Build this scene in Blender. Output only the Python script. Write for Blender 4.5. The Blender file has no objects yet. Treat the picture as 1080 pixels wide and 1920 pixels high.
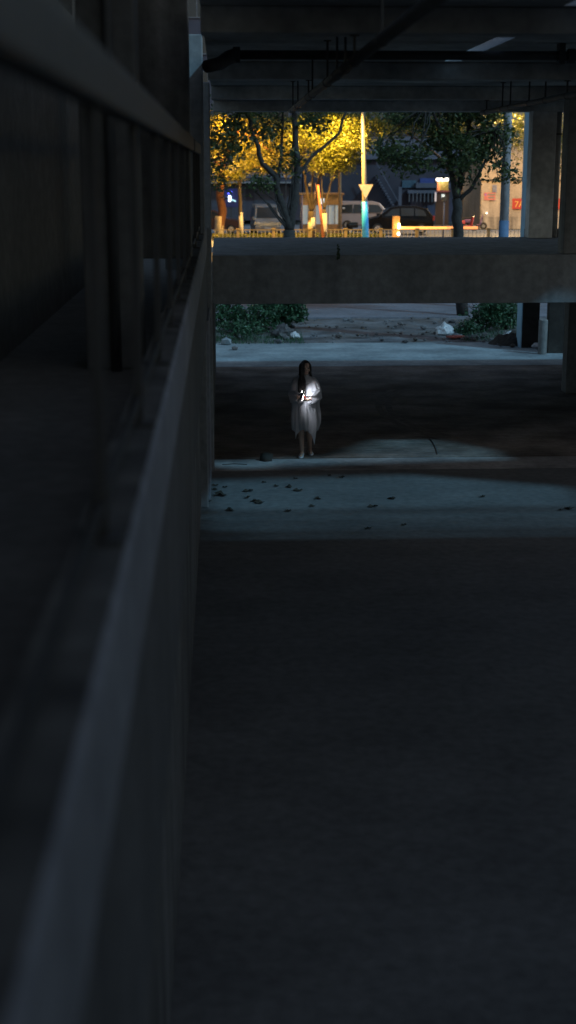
import bpy, bmesh, math, random
from mathutils import Vector, Matrix, noise as mnoise
R = math.radians
random.seed(11)
sc = bpy.context.scene
C = sc.collection

# ---------------------------------------------------------------- camera
CAM = Vector((0.0, 0.0, 4.7))
PITCH, YAW, FPX = R(13.70), R(2.607), 2667.0
FW = Vector((math.cos(PITCH)*math.sin(YAW), math.cos(PITCH)*math.cos(YAW), -math.sin(PITCH)))
RT = Vector((math.cos(YAW), -math.sin(YAW), 0.0))
UP = RT.cross(FW)
cd = bpy.data.cameras.new('camera')
cam = bpy.data.objects.new('camera', cd); C.objects.link(cam)
cam.matrix_world = Matrix(((RT.x, UP.x, -FW.x, CAM.x), (RT.y, UP.y, -FW.y, CAM.y), (RT.z, UP.z, -FW.z, CAM.z), (0, 0, 0, 1)))
cd.sensor_fit = 'VERTICAL'; cd.sensor_height = 36.0; cd.sensor_width = 20.25; cd.lens = 50.0
cd.clip_start = 0.05; cd.clip_end = 3000
cd.dof.use_dof = True; cd.dof.focus_distance = 23.6; cd.dof.aperture_fstop = 1.5
sc.camera = cam

# ---------------------------------------------------------------- sky, moonlit dusk sun, exposure
DX, DY = -0.90, 0.75                      # drift of the low light per metre of drop
sd = Vector((DX, DY, -1.0)).normalized()
EL = math.asin(-sd.z)
w = bpy.data.worlds.new('World'); sc.world = w; w.use_nodes = True
nt = w.node_tree; nt.nodes.clear()
sky = nt.nodes.new('ShaderNodeTexSky'); sky.sky_type = 'NISHITA'; sky.sun_disc = False
sky.sun_elevation = EL; sky.sun_rotation = math.atan2(-sd.x, -sd.y)
tint = nt.nodes.new('ShaderNodeMix'); tint.data_type = 'RGBA'; tint.blend_type = 'MULTIPLY'
tint.inputs[0].default_value = 1.0; tint.inputs[7].default_value = (0.73, 0.68, 0.58, 1)
bg = nt.nodes.new('ShaderNodeBackground'); bg.inputs[1].default_value = 0.11
wo = nt.nodes.new('ShaderNodeOutputWorld')
nt.links.new(sky.outputs[0], tint.inputs[6]); nt.links.new(tint.outputs[2], bg.inputs[0]); nt.links.new(bg.outputs[0], wo.inputs[0])
sl = bpy.data.lights.new('sun', 'SUN'); sl.energy = 1.4; sl.angle = R(2.8); sl.color = (0.30, 0.70, 1.0)
so = bpy.data.objects.new('sun', sl); C.objects.link(so)
so.rotation_euler = sd.to_track_quat('-Z', 'Y').to_euler(); so.location = (20, -10, 30)
vs = sc.view_settings; vs.view_transform = 'Standard'; vs.look = 'None'; vs.exposure = 0.0; vs.gamma = 1.0; vs.use_curve_mapping = False
sc.render.engine = 'CYCLES'
cy = sc.cycles; cy.use_denoising = True; cy.max_bounces = 10; cy.diffuse_bounces = 7; cy.transmission_bounces = 6
cy.sample_clamp_indirect = 3.0; cy.caustics_reflective = False; cy.caustics_refractive = False
try: cy.denoiser = 'OPENIMAGEDENOISE'
except Exception: pass

def at(x, y, D):
    """world point that lies D metres down the ramp and is seen at pixel (x, y) of the 1080x1920 photograph"""
    d = FW + RT*((x-540)/FPX) + UP*((960-y)/FPX)
    return CAM + d*(D/d.y)

# ---------------------------------------------------------------- helpers
def tag(o, label=None, cat=None, group=None, kind=None):
    if label: o['label'] = label
    if cat: o['category'] = cat
    if group: o['group'] = group
    if kind: o['kind'] = kind
    return o
def empty(name, loc=(0, 0, 0), rz=0.0, label=None, cat=None, group=None):
    o = bpy.data.objects.new(name, None); C.objects.link(o)
    o.location = loc; o.rotation_euler = (0, 0, rz); o.empty_display_size = 0.2
    return tag(o, label, cat, group)
class MB:
    def __init__(s): s.v = []; s.f = []
    def add(s, vs, fs):
        n = len(s.v); s.v += [tuple(v) for v in vs]; s.f += [tuple(i+n for i in f) for f in fs]; return s
    def box(s, x0, x1, y0, y1, z0, z1):
        return s.add([(x0,y0,z0),(x1,y0,z0),(x1,y1,z0),(x0,y1,z0),(x0,y0,z1),(x1,y0,z1),(x1,y1,z1),(x0,y1,z1)],
                     [(0,3,2,1),(4,5,6,7),(0,1,5,4),(1,2,6,5),(2,3,7,6),(3,0,4,7)])
    def bar(s, a, b, wx, wz):
        a = Vector(a); b = Vector(b); t = (b-a).normalized()
        u = t.cross(Vector((0,0,1)));  u = u.normalized() if u.length > 1e-4 else Vector((1,0,0))
        v = u.cross(t).normalized(); q = []
        for p in (a, b):
            for (i, j) in ((-1,-1),(1,-1),(1,1),(-1,1)): q.append(p + u*(i*wx/2) + v*(j*wz/2))
        return s.add(q, [(3,2,1,0),(4,5,6,7),(0,1,5,4),(1,2,6,5),(2,3,7,6),(3,0,4,7)])
    def tube(s, pts, rad, n=10, cap=True):
        pts = [Vector(p) for p in pts]
        if not hasattr(rad, '__len__'): rad = [rad]*len(pts)
        vs = []; fs = []; pu = None
        for i, p in enumerate(pts):
            t = (pts[min(i+1, len(pts)-1)] - pts[max(i-1, 0)]).normalized()
            if pu is None:
                pu = t.cross(Vector((0.13, 0.97, 0.21)));  pu = pu if pu.length > 0.05 else t.cross(Vector((1,0,0)))
            u = (pu - t*pu.dot(t)).normalized(); pu = u; v = t.cross(u)
            for k in range(n):
                a = 2*math.pi*k/n; vs.append(p + (u*math.cos(a) + v*math.sin(a))*rad[i])
        for i in range(len(pts)-1):
            for k in range(n):
                k2 = (k+1) % n; fs.append((i*n+k, i*n+k2, (i+1)*n+k2, (i+1)*n+k))
        if cap: fs.append(tuple(reversed(range(n)))); fs.append(tuple((len(pts)-1)*n+k for k in range(n)))
        return s.add(vs, fs)
    def prism(s, poly, z0, z1):
        n = len(poly)
        ar = sum(poly[i][0]*poly[(i+1)%n][1]-poly[(i+1)%n][0]*poly[i][1] for i in range(n))
        if ar < 0: poly = list(reversed(poly))
        vs = [(x, y, z0) for x, y in poly] + [(x, y, z1) for x, y in poly]
        fs = [tuple(reversed(range(n))), tuple(range(n, 2*n))] + [(i, (i+1)%n, n+(i+1)%n, n+i) for i in range(n)]
        return s.add(vs, fs)
    def build(s, name, mat=None, parent=None, bevel=0.0, smooth=False, loc=None, rz=None):
        me = bpy.data.meshes.new(name); me.from_pydata(s.v, [], s.f); me.update()
        if smooth:
            for p in me.polygons: p.use_smooth = True
        return link(name, me, mat, parent, bevel, loc, rz)
def link(name, me, mat=None, parent=None, bevel=0.0, loc=None, rz=None):
    o = bpy.data.objects.new(name, me); C.objects.link(o)
    if mat is not None and len(me.materials) == 0: me.materials.append(mat)
    if parent is not None: o.parent = parent
    if loc is not None: o.location = loc
    if rz is not None: o.rotation_euler = (0, 0, rz)
    if bevel:
        m = o.modifiers.new('bevel', 'BEVEL'); m.width = bevel; m.segments = 2; m.limit_method = 'ANGLE'
    return o
def copy_tree(o, parent=None):
    c = o.copy(); C.objects.link(c); c.parent = parent
    for ch in list(o.children): copy_tree(ch, c)
    return c
def struct(o): return tag(o, kind='structure')

# ---------------------------------------------------------------- materials
def new_mat(name):
    m = bpy.data.materials.new(name); m.use_nodes = True
    return m, m.node_tree, m.node_tree.nodes['Principled BSDF']
def N(t, kind, **kw):
    n = t.nodes.new(kind)
    for k, v in kw.items(): setattr(n, k, v)
    return n
def plain(name, c, rough=0.6, metal=0.0, var=0.18, scale=6.0, bump=0.0, spec=0.5):
    """a paint, metal or cloth with a little mottling"""
    m, t, b = new_mat(name)
    g = N(t, 'ShaderNodeNewGeometry'); no = N(t, 'ShaderNodeTexNoise'); no.inputs['Scale'].default_value = scale; no.inputs['Detail'].default_value = 5
    r = N(t, 'ShaderNodeValToRGB'); r.color_ramp.elements[0].position = 0.3; r.color_ramp.elements[1].position = 0.7
    r.color_ramp.elements[0].color = tuple(x*(1-var) for x in c)+(1,); r.color_ramp.elements[1].color = tuple(min(1, x*(1+var)) for x in c)+(1,)
    t.links.new(g.outputs['Position'], no.inputs['Vector']); t.links.new(no.outputs[0], r.inputs[0]); t.links.new(r.outputs[0], b.inputs['Base Color'])
    b.inputs['Roughness'].default_value = rough; b.inputs['Metallic'].default_value = metal; b.inputs['Specular IOR Level'].default_value = spec
    if bump:
        bp = N(t, 'ShaderNodeBump'); bp.inputs['Strength'].default_value = bump; bp.inputs['Distance'].default_value = 0.02
        t.links.new(no.outputs[0], bp.inputs['Height']); t.links.new(bp.outputs[0], b.inputs['Normal'])
    return m
def concrete(name, c, dark=0.55, streak=True, rough=0.85, groove=0.0, stain=0.5, tintc=None):
    m, t, b = new_mat(name); L = t.links.new
    g = N(t, 'ShaderNodeNewGeometry')
    n1 = N(t, 'ShaderNodeTexNoise'); n1.inputs['Scale'].default_value = 0.7; n1.inputs['Detail'].default_value = 8; n1.inputs['Roughness'].default_value = 0.65
    n2 = N(t, 'ShaderNodeTexNoise'); n2.inputs['Scale'].default_value = 9; n2.inputs['Detail'].default_value = 6
    n3 = N(t, 'ShaderNodeTexNoise'); n3.inputs['Scale'].default_value = 1.0; n3.inputs['Detail'].default_value = 4
    mp = N(t, 'ShaderNodeMapping'); mp.inputs['Scale'].default_value = (3.0, 3.0, 0.35) if streak else (0.8, 1.1, 1.0)
    for n in (n1, n2): L(g.outputs['Position'], n.inputs['Vector'])
    L(g.outputs['Position'], mp.inputs[0]); L(mp.outputs[0], n3.inputs['Vector'])
    r1 = N(t, 'ShaderNodeValToRGB'); r1.color_ramp.elements[0].position = 0.35; r1.color_ramp.elements[1].position = 0.68
    dk = tuple(x*dark for x in (tintc or c))
    r1.color_ramp.elements[0].color = dk+(1,); r1.color_ramp.elements[1].color = tuple(c)+(1,)
    L(n1.outputs[0], r1.inputs[0])
    r3 = N(t, 'ShaderNodeValToRGB'); r3.color_ramp.elements[0].position = 0.36; r3.color_ramp.elements[1].position = 0.6
    r3.color_ramp.elements[0].color = (1-stain, 1-stain, 1-stain*0.98, 1); r3.color_ramp.elements[1].color = (1, 1, 1, 1)
    L(n3.outputs[0], r3.inputs[0])
    r2 = N(t, 'ShaderNodeValToRGB'); r2.color_ramp.elements[0].position = 0.3; r2.color_ramp.elements[1].position = 0.7
    r2.color_ramp.elements[0].color = (0.78, 0.78, 0.78, 1); r2.color_ramp.elements[1].color = (1.1, 1.1, 1.1, 1)
    L(n2.outputs[0], r2.inputs[0])
    m1 = N(t, 'ShaderNodeMix', data_type='RGBA', blend_type='MULTIPLY'); m1.inputs[0].default_value = 1
    m2 = N(t, 'ShaderNodeMix', data_type='RGBA', blend_type='MULTIPLY'); m2.inputs[0].default_value = 1
    L(r1.outputs[0], m1.inputs[6]); L(r3.outputs[0], m1.inputs[7]); L(m1.outputs[2], m2.inputs[6]); L(r2.outputs[0], m2.inputs[7])
    L(m2.outputs[2], b.inputs['Base Color'])
    b.inputs['Roughness'].default_value = rough; b.inputs['Specular IOR Level'].default_value = 0.3
    bp = N(t, 'ShaderNodeBump'); bp.inputs['Strength'].default_value = 0.35; bp.inputs['Distance'].default_value = 0.02
    L(n2.outputs[0], bp.inputs['Height'])
    last = bp
    if groove:
        wv = N(t, 'ShaderNodeTexWave'); wv.wave_type = 'BANDS'; wv.bands_direction = 'Y'; wv.inputs['Scale'].default_value = groove
        wv.inputs['Distortion'].default_value = 0.6; wv.inputs['Detail'].default_value = 2
        L(g.outputs['Position'], wv.inputs['Vector'])
        b2 = N(t, 'ShaderNodeBump'); b2.inputs['Strength'].default_value = 0.55; b2.inputs['Distance'].default_value = 0.04
        L(wv.outputs[1], b2.inputs['Height']); L(bp.outputs[0], b2.inputs['Normal']); last = b2
    L(last.outputs[0], b.inputs['Normal'])
    return m
def leafm(name, c1, c2, trans=0.35):
    m, t, b = new_mat(name); L = t.links.new
    g = N(t, 'ShaderNodeNewGeometry'); no = N(t, 'ShaderNodeTexNoise'); no.inputs['Scale'].default_value = 3.5; no.inputs['Detail'].default_value = 4
    wn = N(t, 'ShaderNodeTexWhiteNoise', noise_dimensions='1D')
    r = N(t, 'ShaderNodeValToRGB'); r.color_ramp.elements[0].position = 0.3; r.color_ramp.elements[1].position = 0.72
    r.color_ramp.elements[0].color = tuple(c1)+(1,); r.color_ramp.elements[1].color = tuple(c2)+(1,)
    ad = N(t, 'ShaderNodeMath', operation='MULTIPLY_ADD'); ad.inputs[1].default_value = 0.45
    L(g.outputs['Random Per Island'], ad.inputs[0]); 
    sub = N(t, 'ShaderNodeMath', operation='SUBTRACT'); sub.inputs[1].default_value = 0.22
    L(g.outputs['Position'], no.inputs['Vector']); L(no.outputs[0], sub.inputs[0]); L(sub.outputs[0], ad.inputs[2])
    L(ad.outputs[0], r.inputs[0]); L(r.outputs[0], b.inputs['Base Color']); b.inputs['Roughness'].default_value = 0.45
    tr = N(t, 'ShaderNodeBsdfTranslucent'); L(r.outputs[0], tr.inputs[0])
    mx = N(t, 'ShaderNodeMixShader'); mx.inputs[0].default_value = trans
    L(b.outputs[0], mx.inputs[1]); L(tr.outputs[0], mx.inputs[2]); L(mx.outputs[0], t.nodes['Material Output'].inputs[0])
    return m
def glow(name, c, s):
    m, t, b = new_mat(name); b.inputs['Base Color'].default_value = tuple(c)+(1,)
    b.inputs['Emission Color'].default_value = tuple(c)+(1,); b.inputs['Emission Strength'].default_value = s
    return m
def glass(name, c=(0.02, 0.025, 0.03), rough=0.08):
    m, t, b = new_mat(name); b.inputs['Base Color'].default_value = tuple(c)+(1,); b.inputs['Roughness'].default_value = rough
    b.inputs['Specular IOR Level'].default_value = 0.7
    return m

M = {}
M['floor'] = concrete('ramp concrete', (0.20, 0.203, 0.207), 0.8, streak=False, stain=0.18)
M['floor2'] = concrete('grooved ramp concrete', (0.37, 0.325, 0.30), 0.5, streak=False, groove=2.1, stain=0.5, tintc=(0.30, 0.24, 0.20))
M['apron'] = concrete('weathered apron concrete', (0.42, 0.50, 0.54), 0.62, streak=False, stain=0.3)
M['conc'] = concrete('structural concrete', (0.33, 0.35, 0.37), 0.82, stain=0.22)
M['render'] = concrete('painted fascia', (0.34, 0.36, 0.41), 0.8, stain=0.2)
M['wall'] = concrete('dark rendered wall', (0.30, 0.30, 0.295), 0.6)
M['ceil'] = concrete('ceiling concrete', (0.80, 0.81, 0.80), 0.75, streak=False, stain=0.45)
M['dirt'] = concrete('trodden dirt', (0.28, 0.30, 0.33), 0.6, streak=False, stain=0.5, tintc=(0.19, 0.16, 0.14))
M['road'] = concrete('worn asphalt', (0.25, 0.27, 0.32), 0.7, streak=False, stain=0.2)
M['ground'] = plain('street ground', (0.07, 0.068, 0.065), 0.9)
M['steel'] = plain('dark painted steel', (0.05, 0.05, 0.052), 0.5, 0.0)
M['walk'] = concrete('dark walkway plaster', (0.20, 0.20, 0.197), 0.8, stain=0.12)  # even dark tone for the walkway surfaces
M['soil_shade'] = concrete('dark soil', (0.07, 0.062, 0.055), 0.6, streak=False)  # earth; also the painted shade of pier front and dark screen wall
M['rail'] = plain('weathered hand rail', (0.075, 0.072, 0.070), 0.6)
M['pipe'] = plain('dusty black pipe', (0.075, 0.077, 0.08), 0.6)
M['pvc'] = plain('grey plastic pipe', (0.26, 0.26, 0.26), 0.5)
M['panel'] = plain('milky roof panel', (0.55, 0.6, 0.65), 0.6)
M['bark'] = plain('bark', (0.03, 0.021, 0.016), 0.9, 0, 0.4, 14, 0.6)
M['barkdark'] = plain('dark bark', (0.035, 0.035, 0.035), 0.9, 0, 0.4, 14, 0.6)
M['barkred'] = plain('red brown bark', (0.10, 0.04, 0.02), 0.85, 0, 0.35, 14, 0.5)
M['lime'] = plain('lime wash', (0.33, 0.29, 0.23), 0.85, 0, 0.2, 9)
M['leaf_d'] = leafm('dark green leaf', (0.03, 0.055, 0.025), (0.09, 0.13, 0.045))
M['leaf_y'] = leafm('mid green leaf', (0.07, 0.085, 0.010), (0.14, 0.14, 0.018), 0.4)
M['leaf_b'] = leafm('bush leaf', (0.03, 0.075, 0.04), (0.06, 0.16, 0.08), 0.25)
M['white'] = plain('white plastic', (0.60, 0.62, 0.65), 0.4, 0, 0.08)
M['bluepaint'] = plain('blue wrap', (0.012, 0.30, 0.85), 0.5, 0, 0.1)
M['cream'] = plain('cream paint', (0.20, 0.18, 0.15), 0.6, 0, 0.12)
M['polec'] = plain('concrete pole', (0.25, 0.27, 0.30), 0.8, 0, 0.2)
M['glass'] = glass('dark glass')
M['tyre'] = plain('tyre rubber', (0.02, 0.02, 0.02), 0.85)
M['chrome'] = plain('bright metal', (0.6, 0.6, 0.6), 0.25, 0.9)

# ================================================================ THE SETTING
MB().box(-600, 600, -300, 900, -0.5, -0.10).build('ground', M['ground']); struct(bpy.data.objects['ground'])
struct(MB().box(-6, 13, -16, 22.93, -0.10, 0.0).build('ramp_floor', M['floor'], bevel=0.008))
struct(MB().box(-0.16, 13, 22.03, 22.93, -0.05, 0.006).build('lit_floor_strip', concrete('lit strip concrete', (0.48, 0.46, 0.46), 0.6, streak=False, stain=0.45)))  # paler concrete adds the brightness of the light patch to the floor colour
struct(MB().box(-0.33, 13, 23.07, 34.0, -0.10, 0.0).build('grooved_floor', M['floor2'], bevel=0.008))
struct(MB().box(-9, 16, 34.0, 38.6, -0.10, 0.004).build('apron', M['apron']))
# rough dirt between the apron and the lane: a bumpy sheet
def bumpy(name, x0, x1, y0, y1, nx, ny, amp, sc_, mat, z0):
    vs = []; fs = []
    for j in range(ny+1):
        for i in range(nx+1):
            x = x0+(x1-x0)*i/nx; y = y0+(y1-y0)*j/ny
            e = min(1, min(j, ny-j)/3.0)
            h = mnoise.fractal(Vector((x*sc_, y*sc_, 3.1)), 1.0, 2.0, 4)
            vs.append((x, y, z0 + amp*e*max(-0.3, h+0.25)))
    for j in range(ny):
        for i in range(nx):
            a = j*(nx+1)+i; fs.append((a, a+1, a+nx+2, a+nx+1))
    return MB().add(vs, fs).build(name, mat, smooth=True)
struct(bumpy('dirt', -12, 20, 38.35, 45.2, 150, 46, 0.05, 0.9, M['dirt'], -0.01))
struct(MB().box(-40, 60, 45.0, 56.0, -0.1, 0.03).build('road', M['road']))
struct(MB().box(-60, 90, 56.0, 57.0, -0.1, 0.16).build('kerb', M['apron'], bevel=0.02))
struct(MB().box(-60, 90, 82.0, 112.0, -0.1, 0.20).build('pavement', M['road']))

# ---- left side: wall below, fascia beam with upstand, corridor slab, piers
lw = struct(MB().box(-0.60, -0.335, -16, 19.55, 0, 2.5).build('wall_below_walkway', M['wall']))
tag(lw, 'dark rendered lower wall under the left walkway', 'wall'); del lw['kind']
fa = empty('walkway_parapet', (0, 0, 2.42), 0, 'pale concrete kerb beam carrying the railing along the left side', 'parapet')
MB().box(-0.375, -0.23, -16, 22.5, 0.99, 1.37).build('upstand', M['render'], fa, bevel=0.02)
MB().box(-0.375, -0.233, -16, 22.5, 0, 0.988).build('edge_beam', concrete('shaded edge beam', (0.17, 0.175, 0.185), 0.75, stain=0.2), fa, bevel=0.012)  # shade on the lower fascia put into a darker colour
MB().box(-0.378, -0.245, -16, 19.5, 1.371, 1.383).build('shaded_cap', concrete('shaded cap mortar', (0.17,0.168,0.165), 0.7), fa)  # darker cap stands in for the dim kerb top
struct(MB().box(-1.9, -0.379, -16, 22.5, 3.08, 3.33).build('walkway_floor', M['walk']))
bw = MB()
for (y0, y1, z0, z1) in ((-16, 15.0, 3.33, 8.2), (15.0, 16.4, 3.33, 6.28), (15.0, 16.4, 7.2, 8.2), (16.4, 18.6, 3.33, 8.2)):
    bw.box(-1.9, -1.6, y0, y1, z0, z1)
o = bw.build('walkway_back_wall', M['walk']); tag(o, 'dark back wall of the left walkway with one small window opening', 'wall')
f = MB().box(-1.78, -1.74, 15.66, 15.70, 6.28, 7.2).box(-1.78, -1.74, 15.0, 16.4, 6.50, 6.53).build('window_bar', M['steel'], o)
struct(MB().box(-1.9, -0.18, -1.0, 18.9, 7.5, 7.7).build('walkway_shade_roof', M['walk']))  # unseen roof added to keep the walkway and kerb top dark
def pier(name, x0, x1, y0, y1, z0, z1, mat, label, bev=0.015, paint=None):
    t = empty(name, ((x0+x1)/2, (y0+y1)/2, z0), 0, label, 'column')
    MB().box(x0-(x0+x1)/2, x1-(x0+x1)/2, y0-(y0+y1)/2, y1-(y0+y1)/2, 0, z1-z0).build('shaft', mat, t, bevel=bev)
    return t
t = pier('column', -0.94, -0.56, 9.8, 10.3, 3.33, 7.5, M['walk'], 'near concrete column behind the railing with a dark drain pipe')
MB().tube([(0.02, -0.31, 0), (0.02, -0.31, 4.1)], 0.036, 12).build('drain_pipe', M['pipe'], t, smooth=True)
pier('column', -0.82, -0.31, 14.5, 15.0, 3.79, 7.5, M['wall'], 'dark square column standing on the left kerb beam mid way along the railing')
t = pier('column', -0.78, -0.235, 19.55, 20.1, 0, at(370,64,19.55).z, M['conc'], 'tall left column reaching the floor where the dead leaves lie')
o = MB().box(-0.62, -0.205, 20.1, 22.0, 0, 2.57).build('infill_wall', M['render']); tag(o, 'short pale wall between the two left columns by the dead leaves', 'wall')
pier('column', -0.70, -0.165, 22.0, 22.6, 0, 5.9, M['conc'], 'left column under the end of the cross beam')
o = MB().box(-0.60, -0.18, 22.62, 32.8, 0, 2.57).build('side_wall', M['wall']); tag(o, 'dark left side wall beneath the upper deck', 'wall')
MB().box(-0.56, -0.172, 32.8, 33.0, 0, 2.55).build('wall_end', M['render'], o)

# ---- railing
rl = empty('railing', (-0.30, 0, 3.803), 0, 'blurred steel railing with a deep top rail on the left kerb', 'railing')
MB().box(-0.035, 0.035, 1.15, 14.45, 1.035, 1.16).box(-0.035, 0.035, 15.03, 19.5, 1.035, 1.16).build('top_rail', M['rail'], rl, bevel=0.012)
pm = MB().box(-0.014, 0.014, -0.014, 0.014, 0, 1.035); pl = MB().box(-0.05, 0.05, -0.06, 0.06, 0, 0.012)
gm = MB().add([(-0.05,-0.004,0.012),(-0.014,-0.004,0.012),(-0.014,-0.004,0.16),(-0.05,0.004,0.012),(-0.014,0.004,0.012),(-0.014,0.004,0.16)], [(0,1,2),(5,4,3),(0,3,4,1),(1,4,5,2),(2,5,3,0)])
p0 = None
for k in range(11):
    y = 3.4+1.6*k
    if abs(y-14.6) < 0.5: continue
    if p0 is None:
        p0 = pm.build('post', M['steel'], rl); MB.build(pl, 'base_plate', M['steel'], p0); MB.build(gm, 'gusset', M['steel'], p0); q = p0
    else: q = copy_tree(p0, rl)
    q.location = (0, y, 0)
MB().box(-0.008, 0.008, 1.2, 14.45, 0.085, 0.105).box(-0.008, 0.008, 15.03, 19.5, 0.085, 0.105).build('bottom_rail', M['steel'], rl)

# ---- roof over the ramp: slab with unseen openings cut to shape the floor light (right of view), cross beams, milky strips
ZS = 5.9
w1 = [(-0.35,21.40),(2.8,21.68),(5.25,20.65),(5.25,19.30),(-0.35,19.22)]  # floor light outlines, carried up along the sun to shape the roof holes
w1b = [[(-0.35,a),(5.25,a),(5.25,b),(-0.35,b)] for a, b in ((18.74,19.18),(18.28,18.65),(17.86,18.12))]  # extra slots added to soften the near edge of the light band
w2 = [(-0.3,22.14),(4.7,22.72),(4.6,23.5),(3.7,24.55),(2.7,24.7),(1.75,23.2),(-0.3,22.82)]
def lift(p, z=6.0): return (p[0]-DX*z, p[1]-DY*z)
roof_holes = [[lift(p) for p in w_] for w_ in [w1, w2]+w1b]
strip = [(2.20, 2.38)]
def roof():
    # plan is meshed with constrained triangulation so that the added holes are true openings
    from mathutils.geometry import delaunay_2d_cdt
    outer = [(-0.15,9.6),(12.6,9.6),(12.6,28.6),(-0.15,28.6)]
    slots = [[(2.66,9.9),(2.86,9.9),(2.86,11.55),(2.66,11.55)], [(2.66,12.0),(2.86,12.0),(2.86,17.6),(2.66,17.6)]]
    polys = [outer]+roof_holes+slots
    co = []; ed = []
    for p in polys:
        n0 = len(co); co += [Vector(q) for q in p]; ed += [(n0+i, n0+(i+1)%len(p)) for i in range(len(p))]
    v2, e2, f2, *_ = delaunay_2d_cdt(co, ed, [], 0, 1e-5)
    def inside(pt, poly):
        c = False; n = len(poly)
        for i in range(n):
            a = poly[i]; b = poly[(i+1)%n]
            if (a[1] > pt[1]) != (b[1] > pt[1]) and pt[0] < (b[0]-a[0])*(pt[1]-a[1])/(b[1]-a[1])+a[0]: c = not c
        return c
    bm = bmesh.new(); vv = [bm.verts.new((v.x, v.y, ZS)) for v in v2]
    for fc in f2:
        cx = sum(v2[i].x for i in fc)/len(fc); cyy = sum(v2[i].y for i in fc)/len(fc)
        if not inside((cx, cyy), outer): continue
        if any(inside((cx, cyy), h) for h in roof_holes+slots): continue
        bm.faces.new([vv[i] for i in fc])
    g = bmesh.ops.extrude_face_region(bm, geom=bm.faces[:])
    for e in g['geom']:
        if isinstance(e, bmesh.types.BMVert): e.co.z += 0.2
    bmesh.ops.delete(bm, geom=[v for v in bm.verts if not v.link_faces], context='VERTS')
    bmesh.ops.recalc_face_normals(bm, faces=bm.faces[:])
    me = bpy.data.meshes.new('roof_slab'); bm.to_mesh(me); bm.free()
    o = link('roof_slab', me, M['ceil']); struct(o)
    mt, t, b = new_mat('translucent roof strip'); tr = N(t, 'ShaderNodeBsdfTranslucent'); tr.inputs[0].default_value = (0.62, 0.68, 0.74, 1)
    mx = N(t, 'ShaderNodeMixShader'); mx.inputs[0].default_value = 0.85; b.inputs['Base Color'].default_value = (0.6, 0.65, 0.7, 1)
    t.links.new(b.outputs[0], mx.inputs[1]); t.links.new(tr.outputs[0], mx.inputs[2]); t.links.new(mx.outputs[0], t.nodes['Material Output'].inputs[0])
    for s_ in slots:
        xs = [p[0] for p in s_]; ys = [p[1] for p in s_]
        MB().add([(min(xs),min(ys),ZS+0.004),(max(xs),min(ys),ZS+0.004),(max(xs),max(ys),ZS+0.004),(min(xs),max(ys),ZS+0.004)], [(3,2,1,0)]).build('skylight_strip', mt, o)
    return o
roof_o = roof()
for (y, d, zb) in ((11.6, 0.35, 5.7), (17.7, 0.35, 5.7), (23.0, 0.35, 5.7), (28.1, 0.4, 5.7)):
    x1 = 5.15 if y < 22 else 12.6
    tag(MB().box(-0.15, x1, y, y+d, zb, ZS-0.003).build('ceiling_beam', M['ceil'], bevel=0.012),
        {11.6: 'nearest concrete ceiling beam across the top of the picture', 17.7: 'concrete ceiling beam just beyond the thick cross pipe', 23.0: 'concrete ceiling beam above the front edge of the deck',
         28.1: 'farthest ceiling beam framing the top of the street view'}[y], 'beam', 'ceiling beams')
# outer supports of the roof on the right
for k, y in enumerate((9.7, 13.0, 23.2)):
    pier('column', 11.9, 12.4, y, y+0.5, 0, 5.9, M['conc'], ['right outer roof column beyond the ramp nearest the viewer', 'right outer roof column beside the cut roof openings', 'right outer roof column at the deck front'][k])
o = MB().box(12.6, 12.9, -16, 34, 0, 3.2).build('retaining_wall', M['wall']); tag(o, 'long concrete retaining wall right of the ramp', 'wall')

o = MB().box(13.4, 14.6, -34, 5.9, -0.1, 31).build('sun_shield_block', plain('pale render', (0.6,0.6,0.58), 0.9)); tag(o, 'unseen tall block added as a sun shield right of the ramp', 'building')  # added out of view to keep sun off the foreground; pale to bounce sky

# ---- upper deck between the openings
dk = empty('upper_deck', (0, 22.6, 2.57), 0, 'concrete upper deck with its deep front beam crossing the middle of the view', 'deck')
MB().box(-0.16, 12.4, 0, 0.42, 0, 0.76).build('front_beam', M['conc'], dk, bevel=0.012)
MB().box(-0.16, 12.4, 0.42, 5.7, 0.50, 0.757).build('deck_slab', M['conc'], dk)
MB().box(-0.16, 12.4, 5.7, 10.2, 0.18, 0.38).build('shade_canopy', M['conc'], dk)  # hidden canopy added to shade the floor as far as the apron
MB().box(at(986,440,28.1).x, 12.4, 5.49, 5.68, 0.757, 0.92).build('edge_upstand', M['wall'], dk, bevel=0.01)
# columns on the right
xa = at(1057,440,22.62).x
t = pier('column', xa, xa+.5, 22.62, 23.0, 3.335, 5.70, M['wall'], 'dark column at the right edge of the view standing on the deck front')
xa = at(991,440,27.7).x
t = pier('column', xa, xa+.46, 27.7, 28.08, 3.335, 5.70, M['ceil'], 'grey square deck column at the right side of the street view')
dp = empty('drain_pipe', (at(1039,440,27.9).x, 27.9, 3.335), 0, 'grey vertical drain pipe beside the right deck column', 'pipe')
MB().tube([(0, 0, 0), (0, 0, 2.36)], 0.055, 14).build('pipe', M['pvc'], dp, smooth=True)
MB().box(-0.36, 0.09, -0.075, -0.055, 1.93, 1.96).build('bracket', M['steel'], dp)
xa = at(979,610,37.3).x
t = pier('outer_pier', xa, xa+.46, 37.3, 37.86, 0, 6.6, M['soil_shade'], 'tall outdoor pier with shaded front and sky lit side coloured in, behind the right deck column')  # deep shade on the pier front is painted as a dark shaft
MB().box(-.255, -.231, -.285, .281, 0, 6.6).build('sky_lit_facing', plain('sky lit side blue', (0.34, 0.56, 0.72), 0.75, 0, 0.12, 2.5), t)  # sky light on the left face painted in as pale blue
xa = at(1066,610,29.6).x
t = pier('column', xa, xa+.45, 29.6, 30.0, 0, 2.75, M['conc'], 'dim lower column at the right edge under the deck')
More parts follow.
